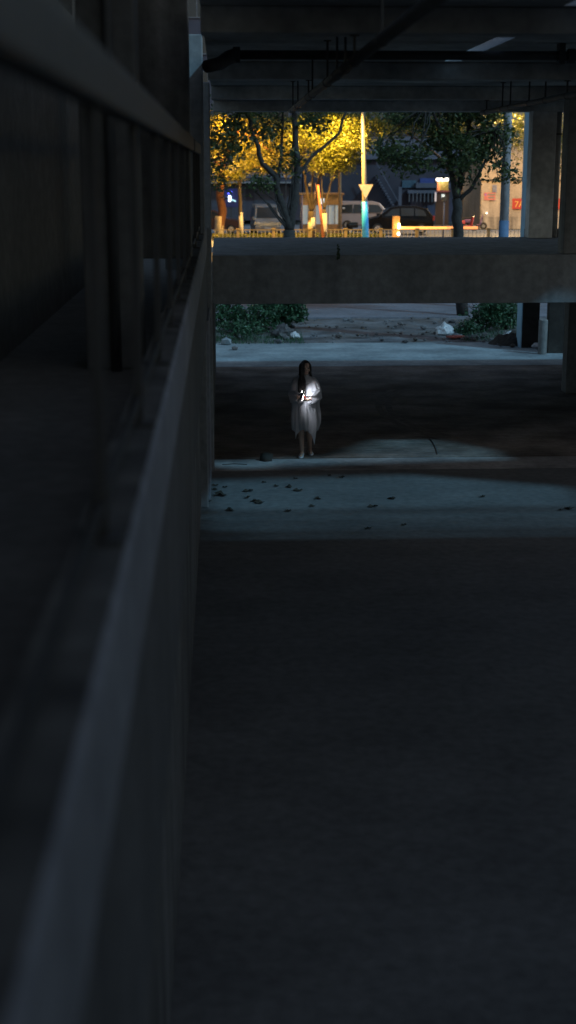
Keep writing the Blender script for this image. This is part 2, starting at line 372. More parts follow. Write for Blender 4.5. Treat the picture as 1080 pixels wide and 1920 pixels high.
o = MB().box(at(1026,650,36.2).x, 13.0, 36.15, 36.4, 0, 2.9).build('dark_screen_wall', M['soil_shade'], bevel=.015); tag(o, 'added dark wall filling the darkness right of the round bollard', 'wall')  # dark wall added where the right side only falls into darkness
b = MB().tube([(0,0,0),(0,0,0.86),(0,0,0.885)], [0.115,0.115,0.10], 20).build('bollard', M['wall'], None, smooth=False, loc=(at(1017,650,36.0).x, 36.0, 0.0))
tag(b, 'stubby round concrete bollard beside the trash heap on the right', 'bollard')

# ---- pipes under the ceiling
big = empty('cross_pipe', (0, 15.0, 5.78), 0, 'thick black pipe running straight across below the ceiling', 'pipe')
MB().tube([(0.12,0,0),(5.2,0,0)], 0.046, 14).build('pipe_run', M['pipe'], big, smooth=True)
MB().tube([(-0.14,-0.25,-0.13),(0.0,-0.12,-0.09),(0.08,-0.02,-0.03),(0.16,0,0)], [0.062,0.066,0.07,0.07], 14).build('elbow', M['pipe'], big, smooth=True)
MB().tube([(0.13,0,0),(0.20,0,0)], 0.078, 14).build('coupling', M['pipe'], big)
MB().tube([(3.53,0,0),(3.60,0,0)], 0.072, 14).build('coupling', M['pipe'], big)
MB().box(3.43,3.49,-0.07,0.07,-0.08,0.118).build('hanger_block', M['steel'], big)
def depth_pipe(x, z, y0, y1, hang, label, r):
    p = empty('sprinkler_pipe', (x, 0, z), 0, label, 'pipe')
    MB().tube([(0,y0,0),(0,y1,0)], r, 12).build('pipe_run', M['pipe'], p, smooth=True)
    mh = {}
    for y in hang:
        under = any(a-.05 <= y <= a+0.45 for a in (11.6, 17.7, 23.0, 28.1)); top = (5.70 if under else 5.9)-z
        if under not in mh:
            h = MB().box(-0.010,0.010,-0.010,0.010,r*.5,top).box(-.035,.035,-.03,.03,top-.012,top-.002).build('hanger', M['steel'], p)
            MB().tube([(0,-0.015,0),(0,0.015,0)], r+0.006, 14).build('clamp', M['steel'], h); mh[under] = h
        else: h = copy_tree(mh[under], p)
        h.location = (0, y, 0)
    return p
depth_pipe(1.06, 5.50, 7.0, 22.2, (11.75, 9.75, 12.6, 13.5, 14.7, 17.1, 17.85, 20.3, 21.7), 'thin black ceiling pipe on hangers running away left of centre', 0.042)
depth_pipe(4.20, 5.52, 10.0, 23.6, (17.8, 19.0, 20.0, 21.3, 21.9, 23.2), 'thin black ceiling pipe on hangers at the upper right', 0.038)

# ================================================================ PLANTS
def leaf_cloud(pts, size, rng, aspect=1.9, droop=0.3):
    mb = MB(); vs = []; fs = []
    for p in pts:
        s = size*rng.uniform(0.65, 1.3)
        d = Vector((rng.gauss(0,1), rng.gauss(0,1), rng.gauss(-droop,0.6))).normalized()
        u = d.cross(Vector((rng.gauss(0,1), rng.gauss(0,1), rng.gauss(0,1)))).normalized(); nn = d.cross(u)
        a = p - d*s*0.5; b = p + d*s*0.5; c = p + u*s/aspect*0.5 + nn*s*0.10; e = p - u*s/aspect*0.5 + nn*s*0.10
        k = len(vs); vs += [a, c, b, e]; fs += [(k, k+1, k+2), (k, k+2, k+3)]
    mb.v = [tuple(v) for v in vs]; mb.f = fs
    return mb
def blob_points(blobs, n, rng, clump, spread, flat=0.6):
    """leaf positions: twigs scattered through ellipsoids, leaves gathered round the twigs"""
    tot = sum(b[3]*b[4]*b[5] for b in blobs); out = []
    for (cx, cy_, cz, rx, ry, rz) in blobs:
        k = max(1, int(n*rx*ry*rz/tot/clump))
        for _ in range(k):
            while True:
                q = Vector((rng.uniform(-1,1), rng.uniform(-1,1), rng.uniform(-1,1)))
                if 0.25 < q.length < 1: break
            c = Vector((cx+q.x*rx, cy_+q.y*ry, cz+q.z*rz))
            dirn = Vector((q.x, q.y, q.z*0.3 - 0.1)).normalized()
            for _ in range(int(clump*rng.uniform(0.5, 1.5))):
                out.append(c + dirn*rng.uniform(-spread, spread)*1.5 + Vector((rng.gauss(0,spread), rng.gauss(0,spread), rng.gauss(0,spread*flat))))
    return out
def wig(pts, rng, n=4, amp=0.05):
    out = []
    for i in range(len(pts)-1):
        a = Vector(pts[i]); b = Vector(pts[i+1])
        for k in range(n):
            j = Vector((rng.gauss(0,amp), rng.gauss(0,amp), 0)) if k else Vector((0,0,0))
            out.append(a.lerp(b, k/n)+j)
    out.append(Vector(pts[-1])); return out
def tree(name, base, label, limbs, blobs, nleaf, leafsize, bark, leaf, paint=None, group='street trees', clump=14, spread=0.16, seed=1, cat='tree'):
    """limbs: lists of world points with start and end radius; blobs: crown ellipsoids in world space"""
    rng = random.Random(seed); base = Vector(base)
    t = empty(name, base, 0, label, cat, group)
    tm = MB()
    for pts, r0, r1 in limbs:
        ps = wig([Vector(p)-base for p in pts], rng, 4, r0*0.18)
        tm.tube(ps, [r0+(r1-r0)*(i/(len(ps)-1))**0.8 for i in range(len(ps))], 9)
    # short boughs reaching into the crown
    tips = [Vector(p[0][-1])-base for p in limbs]
    for (cx, cy_, cz, rx, ry, rz) in blobs:
        c = Vector((cx, cy_, cz))-base
        s = min(tips, key=lambda q: (q-c).length)
        for k in range(4):
            e = c + Vector((rng.uniform(-.8,.8)*rx, rng.uniform(-.8,.8)*ry, rng.uniform(-.6,.7)*rz))
            mid = s.lerp(e, 0.5)+Vector((rng.gauss(0,.12), rng.gauss(0,.12), 0.12))
            tm.tube(wig([s, mid, e], rng, 3, 0.03), [0.035-0.028*i/6 for i in range(7)], 5)
    tm.build('trunk', bark, t, smooth=True)
    if paint:
        pts, r0, r1, h0, h1 = paint
        MB().tube([Vector(p)-base for p in pts], [r0+0.012, r1+0.012], 12).build('painted_base', M['lime'], t, smooth=True)
    pts = [p-base for p in blob_points(blobs, nleaf, rng, clump, spread)]
    leaf_cloud(pts, leafsize, rng).build('crown', leaf, t)
    return t
def bl(x, y, D, rx, rz, ry=None):
    p = at(x, y, D); s = D/FPX
    return (p.x, p.y, p.z, rx*s, (ry or rx)*s, rz*s)
def P(D, *xy): return [at(x, y, D+dd) for (x, y, dd) in xy]

# two dark trees on the lane side
b = at(545, 440, 46); base = Vector((b.x, 46, 0.03))
fk = at(542, 432, 46)
tree('dark_tree', base, 'dark twin stemmed tree in front of the yellow lit leaves', [
    ([base, fk], 0.24, 0.19),
    ([fk]+P(46, (522,365,-.1),(517,330,-.2),(492,307,-.3),(470,240,-.5),(458,190,-.7)), 0.14, 0.045),
    ([fk]+P(46, (553,370,.1),(557,323,.1),(552,223,.2),(556,150,.3)), 0.16, 0.07),
    (P(46, (557,330,.1),(585,293,.3),(633,253,.5),(648,212,.6),(660,160,.7)), 0.065, 0.025),
    (P(46, (521,350,-.1),(528,290,.3),(530,220,.6),(535,150,.8)), 0.06, 0.03)],
    [bl(430,260,45,45,38), bl(505,240,46.5,34,30), bl(487,345,45.4,30,20), bl(545,300,46,24,30), bl(590,235,46.6,32,22), bl(470,185,45,70,26), bl(600,170,46.5,60,22), bl(410,330,45.6,24,34)],
    4600, 0.16, M['barkdark'], M['leaf_d'], seed=5, clump=11, spread=0.15)
b = at(868, 600, 45.5); base = Vector((b.x, 45.5, 0.03))
fk = at(856, 372, 45.5)
tree('dark_tree', base, 'dark forked tree in front of the lit shop sign and pale building', [
    ([base, at(860, 445, 45.5), fk], 0.20, 0.15),
    ([fk]+P(45.5, (848,330,-.1),(843,290,-.2),(825,240,-.3),(805,190,-.4)), 0.11, 0.04),
    ([fk]+P(45.5, (862,345,.2),(868,300,.3),(880,230,.4),(885,170,.4)), 0.11, 0.05),
    ([at(860,376,45.5)]+P(45.5, (885,352,-.2),(899,325,-.3),(915,290,-.3),(930,240,-.4)), 0.075, 0.03)],
    [bl(770,300,45,38,26), bl(826,250,45.5,42,32), bl(868,285,45,44,38), bl(915,262,45.6,42,44), bl(948,325,45.2,24,22), bl(735,285,46,34,30), bl(880,200,46,80,24), bl(760,215,46.4,40,22), bl(868,335,45.4,24,14)],
    7200, 0.17, M['barkdark'], M['leaf_d'], seed=9, clump=12, spread=0.16)
# lamp lit trees by the street
def street_tree(label, x, D, fork_y, limbs, blobs, n, r, seed, painty=None, leaf='leaf_y', bark='bark', size=0.15, spread=0.2, xb=None):
    b = at(xb or x, 442, D); base = Vector((b.x, D, 0.19))
    fk = at(x, fork_y, D)
    L = [([base, fk], r*1.12, r)] + [([fk]+P(D, *l), r*0.62, r*0.2) for l in limbs]
    pt = None
    if painty:
        pt = ([base, base.lerp(fk, (at(x, painty, D).z-base.z)/(fk.z-base.z))], r*1.14, r*1.06, 0, 0)
    return tree('street_tree', base, label, L, blobs, n, size, M[bark], M[leaf], paint=pt, clump=12, spread=spread, seed=seed)
street_tree('slim street tree with small yellow crown left of the silver van', 449, 90, 352, [[(446,335,0),(440,322,0)],[(453,333,0),(460,315,0)]],
    [bl(452,322,90,17,13), bl(440,332,90,14,8), bl(452,308,90.5,20,7)], 900, 0.11, 21, 398, xb=453, size=0.15)
street_tree('thick reddish trunked street tree at the far left of the view', 413, 92, 345, [[(405,300,0),(398,250,0)],[(420,300,0),(440,240,.5)],[(412,290,0),(415,230,0)]],
    [bl(405,250,92,34,44), bl(440,262,93,34,40), bl(470,235,93,34,28), bl(420,330,91,28,16), bl(400,300,91,16,30), bl(475,285,92,36,26), bl(515,250,92,36,34), bl(540,290,91.5,26,20), bl(500,310,91,40,14)], 17000, 0.26, 22, 405, bark='barkred', xb=411)
street_tree('lime washed forked street tree before the kiosk under the glowing leaves', 584, 89, 396, [[(577,370,0),(572,330,0),(560,290,0)],[(594,372,0),(598,335,.3),(610,290,.5)],[(585,360,0),(588,300,.3)]],
    [bl(612,285,89,34,24), bl(640,302,89,26,14), bl(575,272,89.5,30,22), bl(640,250,89,44,30), bl(600,225,90,46,22), bl(545,300,90,22,26), bl(615,305,88.6,44,16), bl(625,318,88.4,36,10)], 13000, 0.19, 23, 408)
street_tree('slender street tree with a lime washed foot just right of the leaning red post', 608, 88, 392, [[(613,375,0),(622,340,0),(640,300,0)],[(604,370,0),(603,330,0)]],
    [bl(650,235,88,46,24), bl(672,262,87.6,30,26), bl(690,225,88,36,20), bl(650,290,88,26,16), bl(720,240,88.4,26,22), bl(640,270,87.6,44,24), bl(560,250,88,40,30)], 12500, 0.13, 24, 400, xb=609)
street_tree('street tree half hidden behind the dark forked tree', 862, 93, 350, [[(830,300,0),(780,260,0),(745,240,0)],[(880,300,0),(930,260,0),(960,250,0)]],
    [bl(745,232,93,40,22), bl(775,228,93,24,14), bl(962,245,93,20,34), bl(925,225,93,34,18), bl(968,285,93,12,20), bl(820,235,93,60,24)], 6500, 0.2, 25, None)
street_tree('street tree mostly hidden by the right deck column', 1012, 91, 350, [[(1000,310,0),(985,270,0)],[(1030,310,0),(1050,270,0)]],
    [bl(1050,250,91,22,46), bl(1052,310,90.6,16,22), bl(1005,240,91,40,40)], 4500, 0.2, 26, None)
# shrubs on the dirt
def shrub(label, x, y, D, wpx, h, n, seed, leaf='leaf_b', size=0.10, name='shrub', group='shrubs on the dirt'):
    rng = random.Random(seed); b = at(x, y, D); base = Vector((b.x, D, 0.0)); rx = wpx*D/FPX/2
    t = empty(name, base, 0, label, 'shrub', group)
    sm = MB()
    for k in range(9):
        a = rng.uniform(0, 6.28); e = Vector((math.cos(a)*rx*0.8, math.sin(a)*rx*0.5, h*rng.uniform(.5,.95)))
        sm.tube(wig([Vector((math.cos(a)*.06, math.sin(a)*.06, -0.03)), e*0.5+Vector((0,0,h*.2)), e], rng, 3, 0.03), [0.014-0.0016*i for i in range(7)], 5)
    sm.build('stem', M['barkdark'], t)
    bl_ = [(rng.uniform(-.55,.55)*rx, rng.uniform(-.4,.4)*rx, h*rng.uniform(.25,.7), rx*.55, rx*.45, h*.36) for _ in range(6)]
    pts = [p for p in blob_points(bl_, n, rng, 8, 0.07) if p.z > 0.01]
    leaf_cloud(pts, size, rng, 1.5).build('foliage', M[leaf], t)
    return t
shrub('low dark shrub against the left wall on the dirt', 425, 600, 41.3, 80, 1.15, 1500, 31)
shrub('leafy shrub in the middle of the left bushes', 480, 600, 41.0, 110, 1.2, 2000, 32)
shrub('rounded broad leaved shrub at the right end of the left bushes', 535, 600, 41.6, 100, 1.1, 1900, 33, size=0.13)
shrub('weedy low growth at the foot of the left bushes', 455, 630, 39.4, 110, 0.45, 900, 34, size=0.08)
shrub('leafy shrub at the foot of the dark forked tree', 905, 620, 41.2, 90, 1.0, 1900, 35)
shrub('shrub against the pale blue pier', 945, 620, 41.6, 80, 1.2, 1800, 36)
shrub('scrubby low growth behind the white trash bag', 870, 630, 40.2, 60, 0.5, 700, 37, size=0.08)
# a weed rooted in the deck edge
rng = random.Random(6); b = at(632, 470, 22.55); wt = empty('weed', (b.x, 22.56, 3.33), 0, 'small dark weed hanging over the front edge of the deck', 'plant')
sm = MB(); lp = []
for k in range(5):
    e = Vector((rng.uniform(-.05,.05), rng.uniform(-.06,-.01), rng.uniform(-.12,.18))); sm.tube([Vector((0,.06,0)), e*.5+Vector((0,0,.05)), e], [.004,.003,.002], 5)
    lp += [e*rng.uniform(.4,1.1)+Vector((rng.gauss(0,.012), rng.gauss(-.01,.012), rng.gauss(.02,.02))) for _ in range(9)]
sm.build('stem', M['barkdark'], wt); leaf_cloud(lp, .05, rng, 1.8).build('foliage', M['leaf_d'], wt)
# grass along the dirt edge: nobody could count it
rng = random.Random(3); gv = MB()
for _ in range(1500):
    side = rng.random() < 0.6
    x = rng.uniform(-0.3, 2.2) if side else rng.uniform(6.6, 9.0)
    y = rng.uniform(38.4, 40.2) if side else rng.uniform(38.8, 41)
    h = rng.uniform(.06, .24); a = rng.uniform(0, 6.28); l = rng.uniform(.02, .12); w_ = 0.008
    p = Vector((x, y, 0)); q = p+Vector((math.cos(a)*l, math.sin(a)*l, h)); u = Vector((-math.sin(a), math.cos(a), 0))*w_
    gv.add([p-u, p+u, q], [(0,1,2)])
tag(gv.build('grass', M['leaf_b']), 'thin rough grass along the edge of the dirt', 'grass', None, 'stuff')

# ================================================================ LITTER AND RUBBLE
def rock(rng, r, sq=0.6):
    bm = bmesh.new(); bmesh.ops.create_icosphere(bm, subdivisions=1, radius=r)
    for v in bm.verts: v.co *= rng.uniform(.75, 1.2); v.co.z *= sq
    vs = [v.co.copy() for v in bm.verts]; fs = [tuple(v.index for v in f.verts) for f in bm.faces]; bm.free(); return vs, fs
rng = random.Random(17); rb = MB()
for _ in range(280):
    k = rng.random()
    if k < 0.55: x, y = rng.uniform(0.2, 8.5), rng.uniform(38.4, 44.6)
    elif k < 0.8: x, y = rng.gauss(6.7, .5), rng.gauss(39.6, .5)
    else: x, y = rng.gauss(8.2, .5), rng.gauss(38.0, .5)
    r = rng.uniform(.02, .07) if rng.random() < .85 else rng.uniform(.07, .13)
    vs, fs = rock(rng, r); rb.add([v+Vector((x, y, r*.3+0.03)) for v in vs], fs)
tag(rb.build('rubble', M['dirt']), 'loose stones and broken rubble strewn over the dirt', 'rubble', None, 'stuff')
# dark mound of soil and debris at the lower right
def mound(name, cx, cy_, rx, ry, h, mat, label, cat, seed, n=26, kind=None):
    rng = random.Random(seed); vs = []; fs = []
    for j in range(n+1):
        for i in range(n+1):
            u = -1+2*i/n; v = -1+2*j/n; r = math.hypot(u, v)
            e = max(0, 1-r*r)
            hh = h*e**0.8*(1+0.9*mnoise.fractal(Vector((u*2.2+seed, v*2.2, 1.3)), 1, 2, 4))
            vs.append((u*rx, v*ry, max(-0.02, hh)-0.015))
    for j in range(n):
        for i in range(n):
            a = j*(n+1)+i; fs.append((a, a+1, a+n+2, a+n+1))
    return tag(MB().add(vs, fs).build(name, mat, None, smooth=False, loc=(cx, cy_, 0)), label, cat, None, kind)
mound('trash_heap', 8.0, 38.2, 0.85, 0.6, 0.28, M['soil_shade'], 'small dark trash heap at the foot of the pale blue pier', 'heap', 7)
def bag(label, x, y, D, s, seed, mat):
    rng = random.Random(seed); bm = bmesh.new(); bmesh.ops.create_icosphere(bm, subdivisions=3, radius=s)
    for v in bm.verts:
        n = mnoise.fractal(v.co*(2.6/s)*0.5+Vector((seed, 0, 0)), 1, 2, 4)
        v.co *= 1+0.35*n; v.co.z = max(-s*0.42, v.co.z*0.75)
        if v.co.z > s*0.35: v.co.x *= 0.7; v.co.y *= 0.7
    zmin = min(v.co.z for v in bm.verts)
    for v in bm.verts: v.co.z -= zmin
    me = bpy.data.meshes.new('plastic_bag'); bm.to_mesh(me); bm.free()
    p = at(x, y, D); return tag(link('plastic_bag', me, mat, None, 0, (p.x, D, 0.03)), label, 'bag', 'discarded bags')
bag('crumpled white plastic trash bag on the dirt at the foot of the right shrubs', 833, 630, 40.2, 0.27, 1, M['white'])
bag('smaller white plastic bag torn open beside the pale blue pier', 958, 640, 38.9, 0.22, 2, M['white'])
bag('white plastic bag at the right end of the left bushes', 552, 632, 39.6, 0.15, 3, M['white'])
bag('dark trash bag slumped under the left bushes', 530, 632, 39.8, 0.30, 4, M['pipe'])
bag('tiny white bag on the trash heap beside the round bollard', 1004, 655, 37.2, 0.10, 5, M['white'])
redp = plain('faded red card', (0.35, 0.10, 0.08), 0.8)
o = MB().box(-.22,.22,-.15,.15,0,.05).build('flattened_box', redp, None, 0.01, loc=(6.35+.1, 39.3, 0.05), rz=.5); tag(o, 'faded red flattened box lying in front of the white trash bag', 'box')
vs, fs = rock(random.Random(8), .16, .8); o = MB().add(vs, fs).build('stone', M['apron'], None, loc=(0.08, 38.3, .09)); tag(o, 'pale squarish stone at the left edge of the sunlit apron', 'stone')
vs, fs = rock(random.Random(12), .10, .6); o = MB().add(vs, fs).build('stone', M['dirt'], None, loc=(0.3, 37.2, .05)); tag(o, 'small dark stone on the apron near the left wall', 'stone')
# piece of curved pale pipe lying by the channel, a twig of wire
b = at(498, 858, 23.25); vs, fs = rock(random.Random(5), .11, .95); o = MB().add(vs, fs).build('stone', M['apron'], None, smooth=True, loc=(b.x, 22.8, .06)); o.active_material = M['soil_shade']; tag(o, 'rounded dark stone beside the floor channel left of the woman', 'stone')
wp = [at(805,825,24.6), at(812,835,24.2), at(818,848,23.6), at(820,858,23.2)]
o = MB().tube([Vector((p.x, p.y, .012)) for p in wp], .008, 6).build('wire', M['pipe']); tag(o, 'short black wire lying across the lit grooved floor', 'wire')
# faint curved tyre tracks behind the woman
tm_ = plain('tyre rubber smear', (.16,.13,.115), .9, 0, .3, 5)
for k, (cx, r0, a0, a1, lb) in enumerate(((5.9,3.2,2.45,4.0,'faint dark curved tyre mark on the shaded floor right of the woman'),(6.1,3.7,2.5,3.9,'outer faint curved tyre mark on the shaded floor right of the woman'))):
    tv = []; tf = []; n = 40
    for i in range(n+1):
        a = a0+(a1-a0)*i/n
        for rr in (r0, r0+.16): tv.append((cx+rr*math.cos(a)*.8, 27.6+rr*math.sin(a)*1.2, .005+.002*k))
    for i in range(n): tf.append((2*i, 2*i+1, 2*i+3, 2*i+2))
    tag(MB().add(tv, tf).build('tyre_mark', tm_), lb, 'mark', 'curved tyre marks')
# dead leaves on the lit strip of floor
rng = random.Random(29)
lm = plain('dead leaf', (0.035, 0.028, 0.02), 0.8, 0, .3, 30)
def dead_leaf_mesh(seed):
    r = random.Random(seed); n = 10; vs = [(0,0,.012)]; fs = []
    for k in range(n):
        a = 2*math.pi*k/n; rad = (.055 if k % 2 else .085)*r.uniform(.7,1.25)
        vs.append((math.cos(a)*rad*1.3, math.sin(a)*rad, r.uniform(.003,.045)))
    for k in range(n): fs.append((0, 1+k, 1+(k+1)%n))
    me = bpy.data.meshes.new('fallen_leaf'); me.from_pydata(vs, [], fs); me.materials.append(lm); return me
lms = [dead_leaf_mesh(k) for k in range(5)]
spots = [(404,911),(422,914),(402,919),(413,930),(466,922),(463,934),(478,941),(487,944),(376,945),(390,942),(376,949),(495,905),(519,912),(554,898),(541,914),(560,921),(540,959),(586,950),(640,896),(700,951),(618,893),(757,985),(690,992),(596,936),(430,958),(905,932),(735,936)]
spots += [(1066,955),(1052,957)]
nearspots = [(650,1685),(848,1697),(945,1752),(990,1838),(1030,1810),(1040,1868),(705,1870)]
for k, (x, y) in enumerate(spots):
    d = FW + RT*((x-540)/FPX) + UP*((960-y)/FPX); tt = -CAM.z/d.z; p = CAM+d*tt
    o = bpy.data.objects.new('fallen_leaf', lms[k % 5]); C.objects.link(o); o.location = (p.x, p.y, 0.002); o.rotation_euler = (0, 0, rng.uniform(0, 6.28))
    s = rng.uniform(.35,.8)*(1.5 if (x, y) in ((413,930),(478,941),(487,944),(466,922)) else 1); o.scale = (s, s, s*1.3)
    tag(o, 'dark dry leaf lying on the dim blue floor strip before the woman', 'leaf', 'dry leaves scattered on the floor strip')
o = MB().tube([(-.2,0,.01),(0,.02,.015),(.2,-.01,.01)], .008, 6).build('twig', lm, None, loc=(at(440,871,22.6).x, 22.5, 0)); tag(o, 'thin dark twig on the pale floor edge left of the woman', 'twig')
pb = plain('grey fluff', (.5,.5,.5), .9)
vs, fs = rock(random.Random(2), .02, .5); b = at(338,1358,10.4); d = FW + RT*((338-540)/FPX) + UP*((960-1358)/FPX); p = CAM+d*(-CAM.z/d.z)
o = MB().add(vs, fs).build('pebble', M['white'], None, loc=(p.x, p.y, .01)); o.scale = (2.2,1.6,1); tag(o, 'single pale pebble on the dark foreground floor by the left wall', 'pebble')

# ================================================================ THE STREET
SODIUM = (1.0, 0.56, 0.10)
def lamp_light(parent, loc, power, color, r=0.25, spot=False):
    l = bpy.data.lights.new('lamp_light', 'SPOT' if spot else 'POINT'); l.energy = power; l.color = color; l.shadow_soft_size = r
    if spot: l.spot_size = R(162); l.spot_blend = 0.35
    o = bpy.data.objects.new('lamp_light', l); C.objects.link(o); o.parent = parent; o.location = loc
    return o
glow_sod = glow('sodium lens', (1.0, 0.62, 0.15), 12.0)
def street_lamp(label, x, D, h, arm, power, wrap=True, r0=0.19, lean=0.0, color=SODIUM):
    b = at(x, 440, D); base = Vector((b.x, D, 0.2))
    t = empty('street_lamp', base, 0, label, 'street lamp', 'street lamps')
    MB().tube([(0,0,0),(lean*.35,0,2.6),(lean,0,h)], [r0,r0*.82,r0*.42], 14).build('pole', M['cream'], t, smooth=True)
    MB().tube([(lean,0,h-.1),(lean+arm*.4,0,h+.35),(lean+arm,-.8,h+.45)], [.05,.045,.04], 8).build('arm', M['cream'], t, smooth=True)
    hd = MB().box(lean+arm-.15, lean+arm+.55*(1 if arm>0 else -1) if arm>0 else lean+arm+.15, -.94, -.66, h+.40, h+.54) if arm>0 else MB().box(lean+arm-.55, lean+arm+.15, -.94, -.66, h+.40, h+.54)
    hd.build('lamp_head', M['polec'], t, bevel=.03)
    cx = lean+arm+(.2 if arm>0 else -.2)
    MB().box(cx-.22, cx+.22, -.9, -.7, h+.365, h+.397).build('lens', glow_sod, t)
    if wrap: MB().tube([(0,0,.0),(lean*.33,0,2.42)], [r0+.02,r0*.86+.012], 16).build('blue_wrap', M['bluepaint'], t, smooth=True)
    lamp_light(t, (cx, -.8, h+.15), power, color, spot=True)
    return t
LA = street_lamp('pale street lamp pole with blue wrapped foot near the middle of the street', 686, 85.6, 7.7, -2.0, 17000, lean=-.28)
street_lamp('slim street lamp pole rising left of the silver van among the leaves', 385, 91, 7.6, 1.6, 10500, wrap=False, r0=.12, color=(1.0,.45,.07))
street_lamp('street lamp lighting the pale building on the right', 1000, 95, 8.4, -1.2, 8000, wrap=False, r0=.12, color=(1.0,.60,.22))
# triangular give way sign seen from behind
b = at(686, 359, 85.3); sg = empty('triangle_sign', (b.x, 85.36, b.z), 0, 'downward pointing triangular road sign on the blue footed lamp pole', 'sign')
tri = [(-.43,.40),(.43,.40),(0,-.42)]
MB().add([(x,-.012,z) for x,z in tri]+[(x,.012,z) for x,z in tri], [(0,1,2)[::-1],(3,4,5),(0,1,4,3)[::1],(1,2,5,4),(2,0,3,5)]).build('plate', plain('sign back', (.75,.62,.45), .6), sg)
MB().box(-.25,.25,.012,.03,.18,.22).build('bracket', M['steel'], sg)
# concrete utility pole
b = at(944, 440, 47.5); up = empty('utility_pole', (b.x, 47.5, 0.03), 0, 'thick grey utility pole before the pale building', 'pole')
MB().tube([(0,0,0),(.02,0,9.5)], [.165,.12], 16).build('shaft', M['polec'], up, smooth=True)
MB().tube([(0,0,.0),(.005,0,2.9)], [.172,.166], 16).build('blue_light_band', plain('pole blue light', (.10,.19,.34), .7), up, smooth=True)  # blue light on the lower pole put in as colour
MB().box(-.9,.9,-.05,.05,8.6,8.72).build('cross_arm', M['steel'], up)
b = at(637, 440, 92); tp = empty('timber_pole', (b.x, 92, .2), 0, 'brown timber pole at the right corner of the kiosk', 'pole')
MB().tube([(0,0,0),(-.05,0,7.2)], [.11,.085], 12).build('shaft', plain('old timber', (.22,.16,.10), .85, 0, .3, 8), tp, smooth=True)
MB().tube([(.16,-.05,1.86),(.30,-.05,1.86)], .05, 10).build('insulator', M['white'], tp)
b0 = at(596, 347, 87.4); b1 = at(606, 432, 87.4)
o = MB().tube([(b1.x-b0.x+.03,0,-(b1.z)+.2-.0),(0,0,b0.z-b1.z)], [.085,.07], 10).build('leaning_post', plain('rust red post', (.34,.10,.04), .7, 0, .25, 9), None, smooth=True, loc=(b0.x, 87.4, b1.z))
tag(o, 'leaning rust red post between the two lime washed trees', 'post')
# security camera mast
b = at(591, 440, 91.3); cm = empty('camera_mast', (b.x, 91.3, .2), 0, 'thin mast with a white security camera above the kiosk', 'mast')
zt = at(591, 342, 91.3).z-.2
MB().tube([(0,0,0),(0,0,zt)], .04, 10).build('pole', plain('pinkish steel', (.34,.24,.22), .5), cm, smooth=True)
MB().box(-.32,.0,-.03,.03,zt-.05,zt).build('bracket', M['steel'], cm)
MB().tube([(-.36,-.1,zt-.16),(-.28,.18,zt-.08)], .10, 12).build('camera_housing', M['white'], cm, smooth=True)

# ---- railing fence along the pavement with square posts
fx0, fx1, FD = at(400,440,88).x, at(985,440,88).x, 88.0
fn = empty('street_fence', (0, FD, .2), 0, 'low yellowish iron fence with square posts along the pavement', 'fence')
ironm = plain('ochre iron', (.13,.095,.045), .6); 
ztop = at(600,430,FD).z-.2
MB().box(fx0, fx1, -.02, .02, ztop-.045, ztop).build('rail', ironm, fn); MB().box(fx0, fx1, -.02, .02, .16, .20).build('rail', ironm, fn)
bal = MB().box(-.013,.013,-.013,.013,.20,ztop-.05).add([(-.03,0,ztop-.16),(0,-.03,ztop-.16),(.03,0,ztop-.16),(0,.03,ztop-.16),(0,0,ztop-.06),(0,0,ztop-.24)], [(0,1,4),(1,2,4),(2,3,4),(3,0,4),(1,0,5),(2,1,5),(3,2,5),(0,3,5)]).build('baluster', plain('pale iron', (.20,.19,.18), .5), fn)
x = fx0+.1; k = 0
while x < fx1:
    q = bal if k == 0 else bal.copy()
    if k: C.objects.link(q); q.parent = fn
    q.location = (x, 0, 0); x += .235; k += 1
pp = None
for px in (446-0,513,580,648,714,782,849,916,983):
    xx = at(px,440,88).x
    if pp is None:
        pp = MB().box(-.09,.09,-.09,.09,0,ztop-.02).build('post', ironm, fn, bevel=.01); MB().box(-.12,.12,-.12,.12,ztop-.02,ztop+.06).build('cap', ironm, pp, bevel=.01); q = pp
    else: q = copy_tree(pp, fn)
    q.location = (xx, 0, 0)
# clipped hedge behind the fence
hx0, hx1 = at(398,440,89.3).x, at(722,440,89.3).x; rng = random.Random(41)
hz = at(600,438,89.3).z
hp = [Vector((rng.uniform(hx0,hx1), rng.uniform(89.0,89.7), rng.uniform(.22,hz)+ .05*math.sin(rng.uniform(0,99)))) for _ in range(5200)]
hg = empty('hedge', ((hx0+hx1)/2, 89.3, .2), 0, 'low clipped hedge behind the street fence', 'hedge')
leaf_cloud([p-Vector(((hx0+hx1)/2,89.3,.2)) for p in hp], .11, rng, 1.5).build('foliage', M['leaf_y'], hg)
MB().box(hx0-(hx0+hx1)/2,hx1-(hx0+hx1)/2,-.2,.2,0,hz-.4).build('core', plain('hedge core', (.03,.035,.015), .9), hg)

